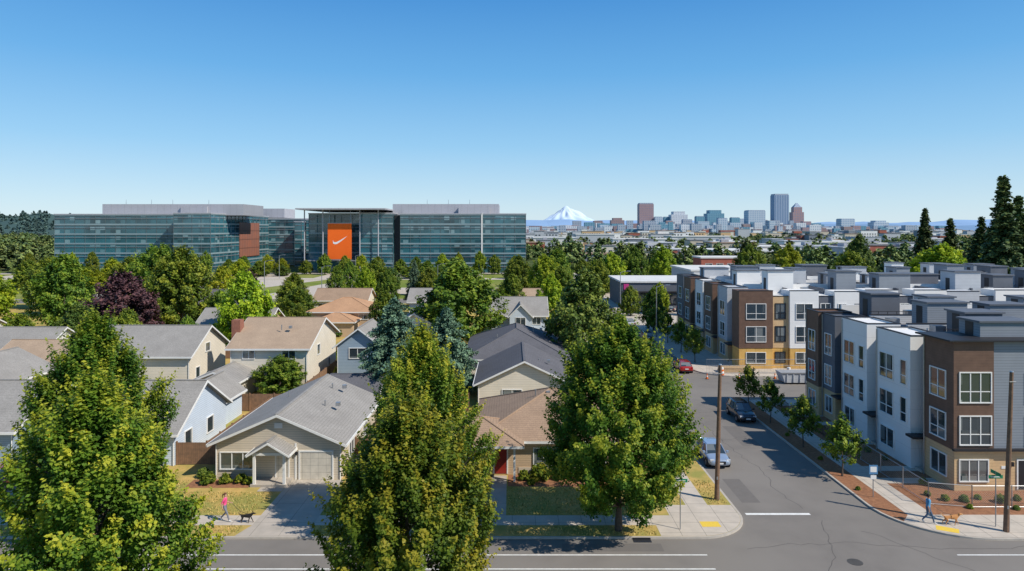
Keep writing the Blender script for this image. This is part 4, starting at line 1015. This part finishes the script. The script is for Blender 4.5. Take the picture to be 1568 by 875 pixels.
dt = bpy.data.objects.new('distant_trees', None); COL.objects.link(dt); rng = random.Random(14)
for i in range(1350):
    y = 262+1100*rng.random()**1.4
    x = (rng.random()*1.72-.84)*y
    if x < 22 and 285 < y < 400 and x > -215: continue
    if x < 22 and y < 290: continue
    if 22 < x < 90 and y < 300 and rng.random() < .5: continue
    s = .65+rng.random()*.5
    obj('crown', farm[rng.randrange(3)], dt, (x, y, 0), rng.random()*6.28, (s*1.15, s*1.15, s*(.85+.4*rng.random())))
for i in range(160):   # thicker belt west of the campus
    y = 300+700*rng.random(); x = -y*(.70+.14*rng.random()) ; s = .9+rng.random()*.6
    obj('crown', farm[rng.randrange(3)], dt, (x, y, 0), rng.random()*6.28, s)
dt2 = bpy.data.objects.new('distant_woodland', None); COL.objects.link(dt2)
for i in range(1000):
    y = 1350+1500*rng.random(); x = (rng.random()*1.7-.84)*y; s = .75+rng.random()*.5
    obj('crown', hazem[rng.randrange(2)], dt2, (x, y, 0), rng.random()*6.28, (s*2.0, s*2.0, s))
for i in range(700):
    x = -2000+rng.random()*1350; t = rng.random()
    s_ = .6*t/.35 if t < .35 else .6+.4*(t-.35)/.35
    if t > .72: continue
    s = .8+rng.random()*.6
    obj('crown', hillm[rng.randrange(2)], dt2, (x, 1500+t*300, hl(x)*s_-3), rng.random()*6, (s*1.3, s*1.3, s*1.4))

# ------------------------------------------------------------------ poles & signs
def pole(x, y, h, lean=0.0):
    b = Bld('utility_pole', (x, y, Z0)); mb = b.part('shaft', 'pole')
    mb.tube([(x, y, Z0-.1), (x+lean*.5, y, h*.5), (x+lean, y, h)], [.17, .145, .11], 12)
    b.part('cap', 'metal').tube([(x+lean, y, h), (x+lean, y, h+.06)], [.12, .1], 10)
    b.part('conduit', 'metal').tube([(x+.17, y-.06, Z0), (x+.16, y-.06, 3.2)], [.03, .03], 6)
    b.part('brackets', 'metal').tube([(x+lean-.2, y-.1, h-.6), (x+lean+.2, y-.1, h-.6)], [.03, .03], 6)
    b.part('tag', 'metal').box(x-.05, x+.05, y-.19, y-.165, 1.6, 1.8)
    b.finish()
pole(14.3, 47.7, 9.55, .25); pole(30.9, 42.7, 10.1, .35)
def sign(name, x, y, h, kind):
    b = Bld(name, (x, y, Z0)); b.part('post', 'metal').tube([(x, y, Z0), (x, y, h)], [.035, .035], 8)
    if kind == 'street':
        b.part('blade_1', 'green_sign').box(x-.45, x+.45, y-.012, y+.012, h-.02, h+.2)
        b.part('blade_2', 'green_sign').box(x-.012, x+.012, y-.45, y+.45, h+.22, h+.44)
        b.part('lettering', 'white').box(x-.32, x+.32, y-.016, y-.0125, h+.06, h+.12)
        b.part('post_top', 'metal').tube([(x, y, h), (x, y, h+.48)], [.02, .02], 6)
    elif kind == 'stop':
        for nm, rr, mt, dd in (('border', .40, 'white', .03), ('plate', .36, 'red_sign', .036)):
            b.part(nm, mt).poly([(x+rr*math.cos(math.radians(22.5+45*i)), y-dd, h-.4+rr*math.sin(math.radians(22.5+45*i))) for i in range(8)])
        b.part('back', 'metal').box(x-.25, x+.25, y-.028, y+.005, h-.65, h-.15)
        b.part('lettering', 'white').box(x-.22, x+.22, y-.042, y-.038, h-.47, h-.33)
    else:
        b.part('plate', 'blue_sign').box(x-.3, x+.3, y-.05, y-.036, h-.65, h)
        b.part('panel', 'white').box(x-.22, x+.22, y-.054, y-.051, h-.5, h-.12); b.part('lower_plate', 'white').box(x-.2, x+.2, y-.05, y-.036, h-1.0, h-.72)
    b.finish()
sign('street_name_sign', 10.6, 43.0, 3.1, 'street'); sign('street_name_sign', 30.75, 43.4, 3.2, 'street')
sign('parking_sign', 25.5, 48.2, 2.4, 'sq'); sign('stop_sign', 26.3, 75.4, 3.0, 'stop')
sign('parking_sign', 13.9, 60, 2.5, 'sq')
def lamp(x, y, h, z=0):
    b = Bld('street_lamp', (x, y, z)); b.part('pole', 'metal').tube([(x, y, z), (x, y, h)], [.12, .07], 8)
    b.part('arm', 'metal').tube([(x, y, h-.1), (x+.9, y, h+.25), (x+1.8, y, h+.3)], [.05, .05, .04], 6); b.part('lamp_head', 'metal').box(x+1.6, x+2.4, y-.15, y+.15, h+.22, h+.36)
    b.finish()
for x, y, h in ((-66, 182, 10.5), (-51, 183, 9), (-90, 182, 9), (-20, 184, 9.5), (25.4, 120, 9), (14.4, 150, 9), (25.4, 160, 9), (-60, 262, 9), (-90, 264, 9), (-120, 262, 9)): lamp(x, y, h, .1)

b = Bld('chain_link_fence', (29, 50, Z0))
def cl(p0, p1, h=1.5):
    p0 = Vector((*p0, 0)); p1 = Vector((*p1, 0)); d = p1-p0; L = d.length; d.normalize(); n = max(1, round(L/2.6))
    for i in range(n+1):
        q = p0+d*L*i/n; b.part('posts', 'metal').tube([(q.x, q.y, Z0), (q.x, q.y, Z0+h+.05)], [.035, .035], 6)
    for z in (Z0+.08, Z0+h): b.part('rails', 'metal').tube([(p0.x, p0.y, z), (p1.x, p1.y, z)], [.022, .022], 5)
    nrm = Vector((-d.y, d.x, 0)); k = int(L/.16); mb = b.part('wire_mesh', 'metal')
    for i in range(-int(h/.16), k):
        for s_ in (1, -1):
            a0, a1 = i*.16, i*.16+h; z0_, z1_ = (0, h) if s_ > 0 else (h, 0)
            lo = max(0, a0); hi = min(L, a1)
            if hi <= lo: continue
            f0 = (lo-a0)/h; f1 = (hi-a0)/h
            za = z0_+(z1_-z0_)*f0; zb = z0_+(z1_-z0_)*f1
            A = p0+d*lo; B = p0+d*hi; w = .007; o_ = nrm*(.004*s_)
            mb.poly([(A.x+o_.x, A.y+o_.y, Z0+.08+za-w), (B.x+o_.x, B.y+o_.y, Z0+.08+zb-w), (B.x+o_.x, B.y+o_.y, Z0+.08+zb+w), (A.x+o_.x, A.y+o_.y, Z0+.08+za+w)])
cl((28.6, 56), (28.6, 46.9)); cl((28.6, 46.9), (31.2, 46.3)); cl((31.2, 46.3), (42, 46.3)); b.finish()
b = Bld('metal_railing', (29, 65, Z0)); mb = b.part('bars', 'black')
for y0, y1 in ((57, 60), (61.6, 65.6), (67.4, 68.6), (70.4, 73)):
    mb.box(28.5, 28.54, y0, y1, 1.02, 1.06); mb.box(28.5, 28.54, y0, y1, .25, .29)
    for i in range(int((y1-y0)/.15)+1): mb.box(28.51, 28.53, y0+i*.15, y0+i*.15+.02, Z0, 1.02)
b.finish()
b = Bld('construction_fence', (30, 90, Z0))
for x0, x1 in ((25.5, 28.5), (28.6, 31.6), (31.7, 34.7), (34.8, 37.8), (37.9, 40.9)):
    for z in (.2, 1.2, 2.0): b.part('rails', 'metal').tube([(x0, 89.5, z), (x1, 89.5, z)], [.025, .025], 5)
    for i in range(int((x1-x0)/.2)+1): b.part('bars', 'metal').box(x0+i*.2-.008, x0+i*.2+.008, 89.49, 89.51, .2, 2.0)
b.finish()
def cone(x, y, z=.004):
    b = Bld('traffic_cone', (x, y, z)); b.part('base', 'black').box(x-.2, x+.2, y-.2, y+.2, z, z+.04)
    b.part('body', 'cone').tube([(x, y, z+.04), (x, y, z+.3)], [.15, .1], 10); b.part('band', 'white').tube([(x, y, z+.3), (x, y, z+.45)], [.1, .075], 10); b.part('tip', 'cone').tube([(x, y, z+.45), (x, y, z+.72)], [.075, .03], 10)
    b.finish()
for x, y in ((24.8, 86.8), (28.9, 86.9), (33.5, 87)): cone(x, y)
def barrel(x, y):
    b = Bld('traffic_barrel', (x, y, .1))
    for i in range(4): b.part('body' if i % 2 == 0 else 'bands', 'cone' if i % 2 == 0 else 'white').tube([(x, y, .1+i*.25), (x, y, .35+i*.25)], [.29-.02*i, .27-.02*i], 12)
    b.part('foot', 'black').tube([(x, y, .01), (x, y, .1)], [.4, .38], 12); b.finish()
for x, y in ((27.3, 88.8), (36, 88.8)): barrel(x, y)
b = Bld('construction_container', (33, 84, 0)); x, y, L = 33.5, 83.8, 4.2
b.part('body', 't_lgrey').hexa([(x,y,.2),(x+L,y,.2),(x+L,y+2,.2),(x,y+2,.2),(x-.4,y-.05,1.4),(x+L+.3,y-.05,1.4),(x+L+.3,y+2.05,1.4),(x-.4,y+2.05,1.4)])
for i in range(5): b.part('ribs', 't_lgrey').box(x+.2+i*.8, x+.3+i*.8, y-.12, y-.02, .3, 1.3)
b.part('rim', 'metal').box(x-.45, x+L+.35, y-.13, y-.05, 1.3, 1.45); b.finish()
b = Bld('lumber_pile', (30, 90.6, .12))
for i in range(5):
    for j in range(3): b.part('planks', 't_tan').box(27.5+j*.05, 31.5+j*.03, 90.2+i*.25, 90.42+i*.25, .14+j*.22, .34+j*.22)
b.finish()

# ------------------------------------------------------------------ cars
def carpaint(name, c):
    m, nt, p = newmat(name)
    tc = N(nt, 'ShaderNodeTexCoord')
    cc = mixcol(nt, maprange(nt, noise(nt, tc.outputs['Object'], 2), .3, .7), c, tuple(x*.85 for x in c))
    nt.links.new(cc, p.inputs['Base Color']); p.inputs['Roughness'].default_value = .25; p.inputs['Metallic'].default_value = .3
    p.inputs['Coat Weight'].default_value = .8; p.inputs['Coat Roughness'].default_value = .05
    return m
cm = surf('head_lamp', (0.6, 0.62, 0.65), rough=.1); tm_ = surf('tail_lamp', (0.4, 0.01, 0.01), rough=.2)
def car(x, y, rot, col, suv=False, z=.004, name='parked_car'):
    e = bpy.data.objects.new(name, None); COL.objects.link(e); e.location = (x, y, z); e.rotation_euler = (0, 0, rot)
    hh = 1.68 if suv else 1.5; belt = 1.06 if suv else .95
    st = [(2.24,.42,.60,.62),(2.16,.28,.76,.80),(1.9,.24,belt-.16,.88),(1.35,.22,belt-.08,.91),(.85,.22,belt-.01,.92),(0,.22,belt,.92),(-1.0,.22,belt+.02,.92),(-1.8,.24,belt+.02,.90),(-2.12,.3,belt-.03,.86),(-2.22,.42,belt-.2,.78)]
    verts = []; faces = []
    for (sx, zb, zt, w) in st:
        half = [(0, zb), (w*.8, zb), (w*.98, zb+.12), (w, zb+(zt-zb)*.55), (w*.95, zt-.05), (w*.8, zt+.01)]
        ring = half+[(0, zt+.04)]+[(-a, c) for a, c in half[:0:-1]]
        K = len(ring); verts += [(sx, a, c) for a, c in ring]
    n = len(st)
    for i in range(n-1):
        for j in range(K): faces.append((i*K+j, i*K+(j+1) % K, (i+1)*K+(j+1) % K, (i+1)*K+j))
    faces.append(tuple(range(K))[::-1]); faces.append(tuple((n-1)*K+j for j in range(K)))
    me = bpy.data.meshes.new('body'); me.from_pydata(verts, [], faces); me.materials.append(col); me.update()
    bo = obj('body', me, e); sm = bo.modifiers.new('s', 'SUBSURF'); sm.levels = 2; sm.render_levels = 2
    for p in me.polygons: p.use_smooth = True
    rb = -2.02 if suv else -1.95; rt = -1.8 if suv else -1.35
    gb = [(1.05, .76), (.1, .83), (-1.0, .83), (rb, .76)]; gt = [(.28, .60), (-.2, .64), (-.9, .64), (rt, .58)]
    mbg = MB(); mbr = MB(); mbp = MB()
    for k_ in range(3):
        a, b_ = gb[k_], gb[k_+1]; c, d = gt[k_], gt[k_+1]
        for s_ in (1, -1):
            q = [(a[0], a[1]*s_, belt-.02), (b_[0], b_[1]*s_, belt-.02), (d[0], d[1]*s_, hh-.07), (c[0], c[1]*s_, hh-.07)]
            mbg.poly(q if s_ < 0 else q[::-1])
            mbp.tube([(a[0], a[1]*s_*1.005, belt-.02), (c[0], c[1]*s_*1.01, hh-.06)], [.035, .035], 6)
            mbp.tube([(b_[0], b_[1]*s_*1.005, belt-.02), (d[0], d[1]*s_*1.01, hh-.06)], [.04, .04], 6)
    mbg.poly([(gb[0][0], -gb[0][1], belt-.02), (gb[0][0], gb[0][1], belt-.02), (gt[0][0], gt[0][1], hh-.07), (gt[0][0], -gt[0][1], hh-.07)])
    mbg.poly([(gb[3][0], gb[3][1], belt-.02), (gb[3][0], -gb[3][1], belt-.02), (gt[3][0], -gt[3][1], hh-.07), (gt[3][0], gt[3][1], hh-.07)])
    rp_ = [(.32, .61), (-.2, .66), (-.9, .66), (rt-.05, .59)]
    for k_ in range(3):
        a, b_ = rp_[k_], rp_[k_+1]
        mbr.hexa([(b_[0], -b_[1], hh-.08), (a[0], -a[1], hh-.08), (a[0], a[1], hh-.08), (b_[0], b_[1], hh-.08),
                  (b_[0], -b_[1]*.85, hh-(0 if k_ < 2 else .03)), (a[0], -a[1]*.85, hh-(0 if k_ > 0 else .03)), (a[0], a[1]*.85, hh-(0 if k_ > 0 else .03)), (b_[0], b_[1]*.85, hh-(0 if k_ < 2 else .03))])
    obj('windows', mbg.mesh('windows', M['glass']), e); obj('roof', mbr.mesh('roof', col), e); obj('pillars', mbp.mesh('pillars', col), e)
    wh = MB(); ri = MB(); ar = MB()
    for wx in (1.38, -1.38):
        for s_ in (1, -1):
            ar.tube([(wx, s_*.70, .36), (wx, s_*.925, .36)], [.40, .40], 20)
            wh.tube([(wx, s_*.70, .33), (wx, s_*.945, .33)], [.33, .33], 20)
            ri.tube([(wx, s_*.80, .33), (wx, s_*.955, .33)], [.21, .20], 12)
    obj('wheel_arches', ar.mesh('wheel_arches', M['black']), e); obj('wheels', wh.mesh('wheels', M['tyre']), e); obj('rims', ri.mesh('rims', M['rim']), e)
    hl_ = MB(); tl = MB(); gr = MB(); mi = MB()
    for s_ in (1, -1):
        hl_.box(2.0, 2.17, s_*.48, s_*.8, .64, .78); tl.box(-2.2, -2.08, s_*.55, s_*.82, belt-.28, belt-.08)
        mi.box(.78, .98, s_*.86, s_*1.04, belt, belt+.14)
    gr.box(2.05, 2.235, -.42, .42, .42, .66); gr.box(-2.25, -2.1, -.6, .6, .3, .42)
    pl = MB(); pl.box(2.236, 2.25, -.22, .22, .44, .56); pl.box(-2.262, -2.235, -.22, .22, .6, .72)
    obj('head_lamps', hl_.mesh('hl', cm), e); obj('tail_lamps', tl.mesh('tl', tm_), e); obj('grille', gr.mesh('gr', M['black']), e); obj('mirrors', mi.mesh('mi', col), e); obj('number_plates', pl.mesh('pl', M['white']), e)
silver = carpaint('paint_silver_blue', (0.36, 0.44, 0.56)); dk = carpaint('paint_dark', (0.03, 0.035, 0.05)); red = carpaint('paint_red', (0.5, 0.03, 0.02)); wt = carpaint('paint_white', (0.7, 0.7, 0.7)); gy = carpaint('paint_grey', (0.2, 0.2, 0.21))
H90 = math.pi/2
car(16.5, 56.2, -H90, silver); car(23.1, 68.9, -H90, dk, True); car(23.0, 92, H90, red); car(16.5, 101, -H90, wt, True); car(16.4, 112, -H90, gy); car(23.2, 118, H90, dk)
car(-37.3, 50.2, -H90, red, z=.14); car(-7, 47.3, H90, gy, z=.14); car(23.2, 135, H90, wt); car(16.4, 140, -H90, red)
rng = random.Random(2)
for i in range(9): car(27.5+i*2.9, 157.5, H90, rng.choice([silver, dk, wt, gy, red]), rng.random() < .4, z=.13)

# ------------------------------------------------------------------ people and dogs
def flat(name, c, rough=.8):
    return surf(name, c, tuple(x*.85 for x in c), scale=12, rough=rough)
skin = flat('skin', (0.55, 0.33, 0.24), .6)
def skinned(name, V, E, R, root, mats, segmat, parent, sub=2):
    me = bpy.data.meshes.new(name+'_sk'); me.from_pydata(V, [(a, b_) for a, b_, *_ in E], []); me.update()
    o = bpy.data.objects.new(name+'_tmp', me); COL.objects.link(o)
    o.modifiers.new('skin', 'SKIN')
    sv = me.skin_vertices[0].data
    for i, r_ in enumerate(R):
        sv[i].radius = (r_, r_)
        sv[i].use_root = i in root
    ms = o.modifiers.new('sub', 'SUBSURF'); ms.levels = sub; ms.render_levels = sub
    dg = bpy.context.evaluated_depsgraph_get(); dg.update()
    me2 = bpy.data.meshes.new_from_object(o.evaluated_get(dg)); me2.name = name
    me2.materials.clear()
    for m_ in mats: me2.materials.append(m_)
    segs = [(Vector(V[a]), Vector(V[b_]), mi) for a, b_, mi in E]
    for p in me2.polygons:
        c = p.center; best = 1e9; bi = 0
        for a, b_, mi in segs:
            ab = b_-a; t = max(0, min(1, (c-a).dot(ab)/max(ab.length_squared, 1e-9))); d = (c-(a+ab*t)).length
            if d < best: best = d; bi = mi
        p.material_index = segmat(c, bi) if segmat else bi
        p.use_smooth = True
    bpy.data.objects.remove(o)
    return obj(name, me2, parent)

def ball(name, c, r_, mat, parent, cut=None):
    import bmesh
    bm = bmesh.new(); bmesh.ops.create_uvsphere(bm, u_segments=14, v_segments=10, radius=1)
    for v in bm.verts: v.co = Vector((v.co.x*r_[0]+c[0], v.co.y*r_[1]+c[1], v.co.z*r_[2]+c[2]))
    if cut:
        dl = [v for v in bm.verts if cut(v.co)]; bmesh.ops.delete(bm, geom=dl, context='VERTS')
    me = bpy.data.meshes.new(name); bm.to_mesh(me); bm.free(); me.materials.append(mat)
    for p in me.polygons: p.use_smooth = True
    return obj(name, me, parent)

def person(name, x, y, rot, h, top, bottom, shoe, hair, longhair, shorts=False, female=True, z=.13, leg=None):
    e = bpy.data.objects.new(name, None); COL.objects.link(e); e.location = (x, y, z); e.rotation_euler = (0, 0, rot); s = h/1.7; e.scale = (s, s, s)
    sh = .165 if female else .195
    V = [(0,0,.95),(0.01,0,1.10),(0.03,0,1.28),(0.03,0,1.42),(0.04,0,1.49),(0.055,0,1.56),(0.06,0,1.63),
         (0,-.095,.90),(.19,-.10,.52),(.30,-.10,.10),(.36,-.10,.045),(.47,-.11,.035),
         (0,.095,.90),(.03,.10,.50),(-.27,.10,.17),(-.25,.10,.08),(-.14,.11,.035),
         (.02,-sh,1.385),(-.10,-sh-.05,1.13),(-.05,-sh-.06,.90),(-.03,-sh-.055,.82),
         (.02,sh,1.385),(.02,sh+.05,1.12),(.24,sh+.03,1.07),(.32,sh+.02,1.07)]
    E = [(0,1,1),(1,2,0),(2,3,0),(3,4,3),(4,5,3),(5,6,3),(0,7,1),(7,8,1),(8,9,3 if shorts else 1),(9,10,2),(10,11,2),(0,12,1),(12,13,1),(13,14,3 if shorts else 1),(14,15,2),(15,16,2),
         (3,17,0),(17,18,0),(18,19,3),(19,20,3),(3,21,0),(21,22,0),(22,23,3),(23,24,3)]
    R = [.125 if female else .13,.105 if female else .12,.125 if female else .14,.085,.052,.085,.078,.095,.062,.042,.045,.032,.095,.062,.042,.045,.032,.058,.042,.03,.034,.058,.042,.03,.034]
    def sm_(c, bi):
        if bi == 1 and c.z > 1.02: return 0
        if bi == 1 and shorts and c.z < .55: return 3
        return bi
    skinned('body', V, E, R, [0], [top, bottom, shoe, skin], sm_, e)
    for hn, pv, dirv, up in (('right_hand', Vector(V[20]), Vector((.05, 0, -1)), Vector((1, 0, 0))), ('left_hand', Vector(V[24]), Vector((1, 0, -.15)), Vector((0, 0, 1)))):
        FV = []; FE = []; FR = []; roots = []
        side = dirv.cross(up).normalized()
        spread = up if hn == 'right_hand' else side
        curl = (Vector((0, 1, 0)) if hn == 'right_hand' else Vector((0, 0, -1)))
        for f in range(4):
            L = (.070, .080, .075, .058)[f]; b0 = pv+spread*(.027-.018*f)
            n = len(FV); roots.append(n)
            FV += [tuple(b0), tuple(b0+dirv*(.03+L*.45)+curl*.005), tuple(b0+dirv*(.03+L*.75)+curl*.028), tuple(b0+dirv*(.03+L*.85)+curl*.05)]
            FR += [.010, .009, .008, .0065]; FE += [(n, n+1, 0), (n+1, n+2, 0), (n+2, n+3, 0)]
        n = len(FV); roots.append(n)
        FV += [tuple(pv+spread*.02), tuple(pv+spread*.05+dirv*.02), tuple(pv+spread*.055+dirv*.055+curl*.01)]; FR += [.011, .010, .008]; FE += [(n, n+1, 0), (n+1, n+2, 0)]
        skinned(hn+'_fingers', FV, FE, FR, roots, [skin], None, e, 1)
    hm = flat(name+'_hair', hair)
    ball('hair', (.035, 0, 1.635), (.108, .096, .115), hm, e, lambda c: c.x > .085 and c.z < 1.685 or c.z < 1.57)
    if longhair:
        skinned('ponytail', [(-.06, 0, 1.66), (-.13, 0, 1.62), (-.15, 0, 1.50), (-.13, 0, 1.40)], [(0, 1, 0), (1, 2, 0), (2, 3, 0)], [.03, .035, .03, .012], [0], [hm], None, e, 1)
    ball('nose', (.148, 0, 1.60), (.018, .012, .02), skin, e); ek = M['black']
    for s_ in (1, -1):
        ball('eye', (.132, s_*.032, 1.625), (.008, .012, .008), ek, e); ball('ear', (.05, s_*.092, 1.605), (.02, .012, .03), skin, e)
    ball('mouth', (.138, 0, 1.565), (.008, .022, .006), flat(name+'_lip', (.35, .12, .1)), e)
    return e

def dog(name, x, y, rot, L, col, col2, z=.13, ears='up'):
    e = bpy.data.objects.new(name, None); COL.objects.link(e); e.location = (x, y, z); e.rotation_euler = (0, 0, rot); s = L; e.scale = (s, s, s)
    V = [(-.38,0,.56),(-.15,0,.55),(.12,0,.56),(.32,0,.58),(.45,0,.70),(.55,0,.80),(.66,0,.78),(.78,0,.75),
         (-.50,0,.60),(-.62,0,.68),(-.72,0,.80),
         (-.36,-.09,.46),(-.28,-.10,.32),(-.42,-.10,.18),(-.38,-.10,.04),(-.33,-.10,.025),
         (-.36,.09,.46),(-.36,.10,.32),(-.54,.10,.20),(-.56,.10,.05),(-.51,.10,.025),
         (.28,-.09,.44),(.24,-.10,.28),(.20,-.10,.15),(.18,-.10,.035),(.23,-.10,.025),
         (.30,.09,.44),(.38,.10,.30),(.46,.10,.17),(.50,.10,.04),(.55,.10,.025)]
    E = [(0,1,0),(1,2,0),(2,3,0),(3,4,0),(4,5,0),(5,6,0),(6,7,1),(0,8,0),(8,9,0),(9,10,1),
         (0,11,0),(11,12,0),(12,13,0),(13,14,1),(14,15,1),(0,16,0),(16,17,0),(17,18,0),(18,19,1),(19,20,1),
         (3,21,0),(21,22,0),(22,23,0),(23,24,1),(24,25,1),(3,26,0),(26,27,0),(27,28,0),(28,29,1),(29,30,1)]
    R = [.115,.12,.15,.145,.09,.088,.06,.038,.045,.032,.02,.07,.055,.03,.028,.03,.07,.055,.03,.028,.03,.06,.042,.03,.028,.03,.06,.042,.03,.028,.03]
    c1, c2 = flat(name+'_fur', col), flat(name+'_fur2', col2)
    skinned('body', V, E, R, [2], [c1, c2], lambda c, b_: 1 if (b_ == 0 and c.z < .46 and -.2 < c.x < .4 and abs(c.y) < .06) else b_, e)
    for s_ in (1, -1):
        if ears == 'up': skinned('ear', [(.50, s_*.05, .86), (.49, s_*.065, .93), (.49, s_*.07, .99)], [(0, 1, 0), (1, 2, 0)], [.035, .025, .006], [0], [c1], None, e, 1)
        else: skinned('ear', [(.51, s_*.07, .86), (.49, s_*.10, .80), (.50, s_*.105, .72)], [(0, 1, 0), (1, 2, 0)], [.025, .03, .015], [0], [c1], None, e, 1)
        ball('eye', (.635, s_*.04, .825), (.01, .008, .01), M['black'], e)
    ball('nose', (.815, 0, .765), (.016, .018, .014), M['black'], e)
    return e
def leash(p0, p1):
    mb = MB(); p0 = Vector(p0); p1 = Vector(p1)
    pts = [p0.lerp(p1, t/8)+Vector((0, 0, -.18*math.sin(math.pi*t/8))) for t in range(9)]
    mb.tube(pts, [.012]*9, 5); obj('leash', mb.mesh('leash', M['black']))
pinkm = flat('pink_top', (0.85, 0.10, 0.28)); dkm = flat('grey_leggings', (0.20, 0.21, 0.25)); shoe = flat('white_shoe', (0.6, 0.6, 0.6)); blum = flat('blue_shirt', (0.10, 0.31, 0.52)); jean = flat('jeans', (0.07, 0.12, 0.20))
person('walking_woman', -18.6, 44.2, math.radians(0), 1.8, pinkm, dkm, shoe, (0.16, 0.07, 0.04), True)
dog('black_dog', -17.1, 44.0, math.radians(-5), .78, (0.02, 0.018, 0.018), (0.05, 0.035, 0.025))
leash((-18.25, 44.4, 1.27), (-16.95, 44.0, .68))
person('walking_man', 26.75, 43.9, math.radians(-8), 1.82, blum, jean, shoe, (0.03, 0.02, 0.015), False, female=False)
dog('brown_dog', 28.1, 43.65, math.radians(-6), .9, (0.55, 0.25, 0.09), (0.60, 0.38, 0.2), ears='down')
leash((27.1, 44.05, 1.29), (28.3, 43.65, .77))

# ------------------------------------------------------------------ light, sky, camera
EL = math.radians(44); AZ = math.radians(119)   # azimuth clockwise from +Y
sd = Vector((math.sin(AZ)*math.cos(EL), math.cos(AZ)*math.cos(EL), math.sin(EL)))
su = bpy.data.lights.new('sun', 'SUN'); su.energy = 5.0; su.angle = math.radians(.5); su.color = (1, .935, .83)
so = bpy.data.objects.new('sun', su); COL.objects.link(so); so.rotation_euler = sd.to_track_quat('Z', 'Y').to_euler(); so.location = (60, -40, 90)
w = bpy.data.worlds.new('World'); scene.world = w; w.use_nodes = True; nt = w.node_tree
bg = nt.nodes['Background']; sk = nt.nodes.new('ShaderNodeTexSky'); sk.sky_type = 'NISHITA'; sk.sun_disc = False
sk.sun_elevation = EL; sk.sun_rotation = AZ; sk.air_density = 1.0; sk.dust_density = 0.2; sk.ozone_density = 3.0; sk.altitude = 50
STR = 0.125
tcw = N(nt, 'ShaderNodeTexCoord'); spw = N(nt, 'ShaderNodeSeparateXYZ'); nt.links.new(tcw.outputs['Generated'], spw.inputs[0])
rp = N(nt, 'ShaderNodeValToRGB'); nt.links.new(spw.outputs[2], rp.inputs[0]); el = rp.color_ramp.elements
stops = [(0.0, (.66, .82, .92)), (.035, (.56, .77, .92)), (.12, (.30, .61, .91)), (.22, (.13, .44, .84)), (.33, (.05, .29, .72)), (1.0, (.035, .12, .32))]
el[0].position = 0; el[0].color = (*stops[0][1], 1); el[1].position = 1; el[1].color = (*stops[-1][1], 1)
for ps, c in stops[1:-1]:
    x_ = el.new(ps); x_.color = (*c, 1)
sc_ = N(nt, 'ShaderNodeVectorMath', operation='SCALE'); nt.links.new(rp.outputs[0], sc_.inputs[0]); sc_.inputs['Scale'].default_value = 1/STR
nt.links.new(mixcol(nt, .82, sk.outputs[0], sc_.outputs[0]), bg.inputs[0]); bg.inputs[1].default_value = STR
cam = bpy.data.cameras.new('camera'); cam.lens = 24; cam.sensor_width = 36; cam.shift_y = -85.5/1568; cam.clip_end = 40000; cam.clip_start = .5
co = bpy.data.objects.new('camera', cam); COL.objects.link(co); co.location = (0, 0, 19); co.rotation_euler = (math.radians(90), 0, 0)
scene.camera = co
scene.view_settings.view_transform = 'Standard'; scene.view_settings.look = 'None'; scene.view_settings.exposure = 0; scene.view_settings.gamma = 1
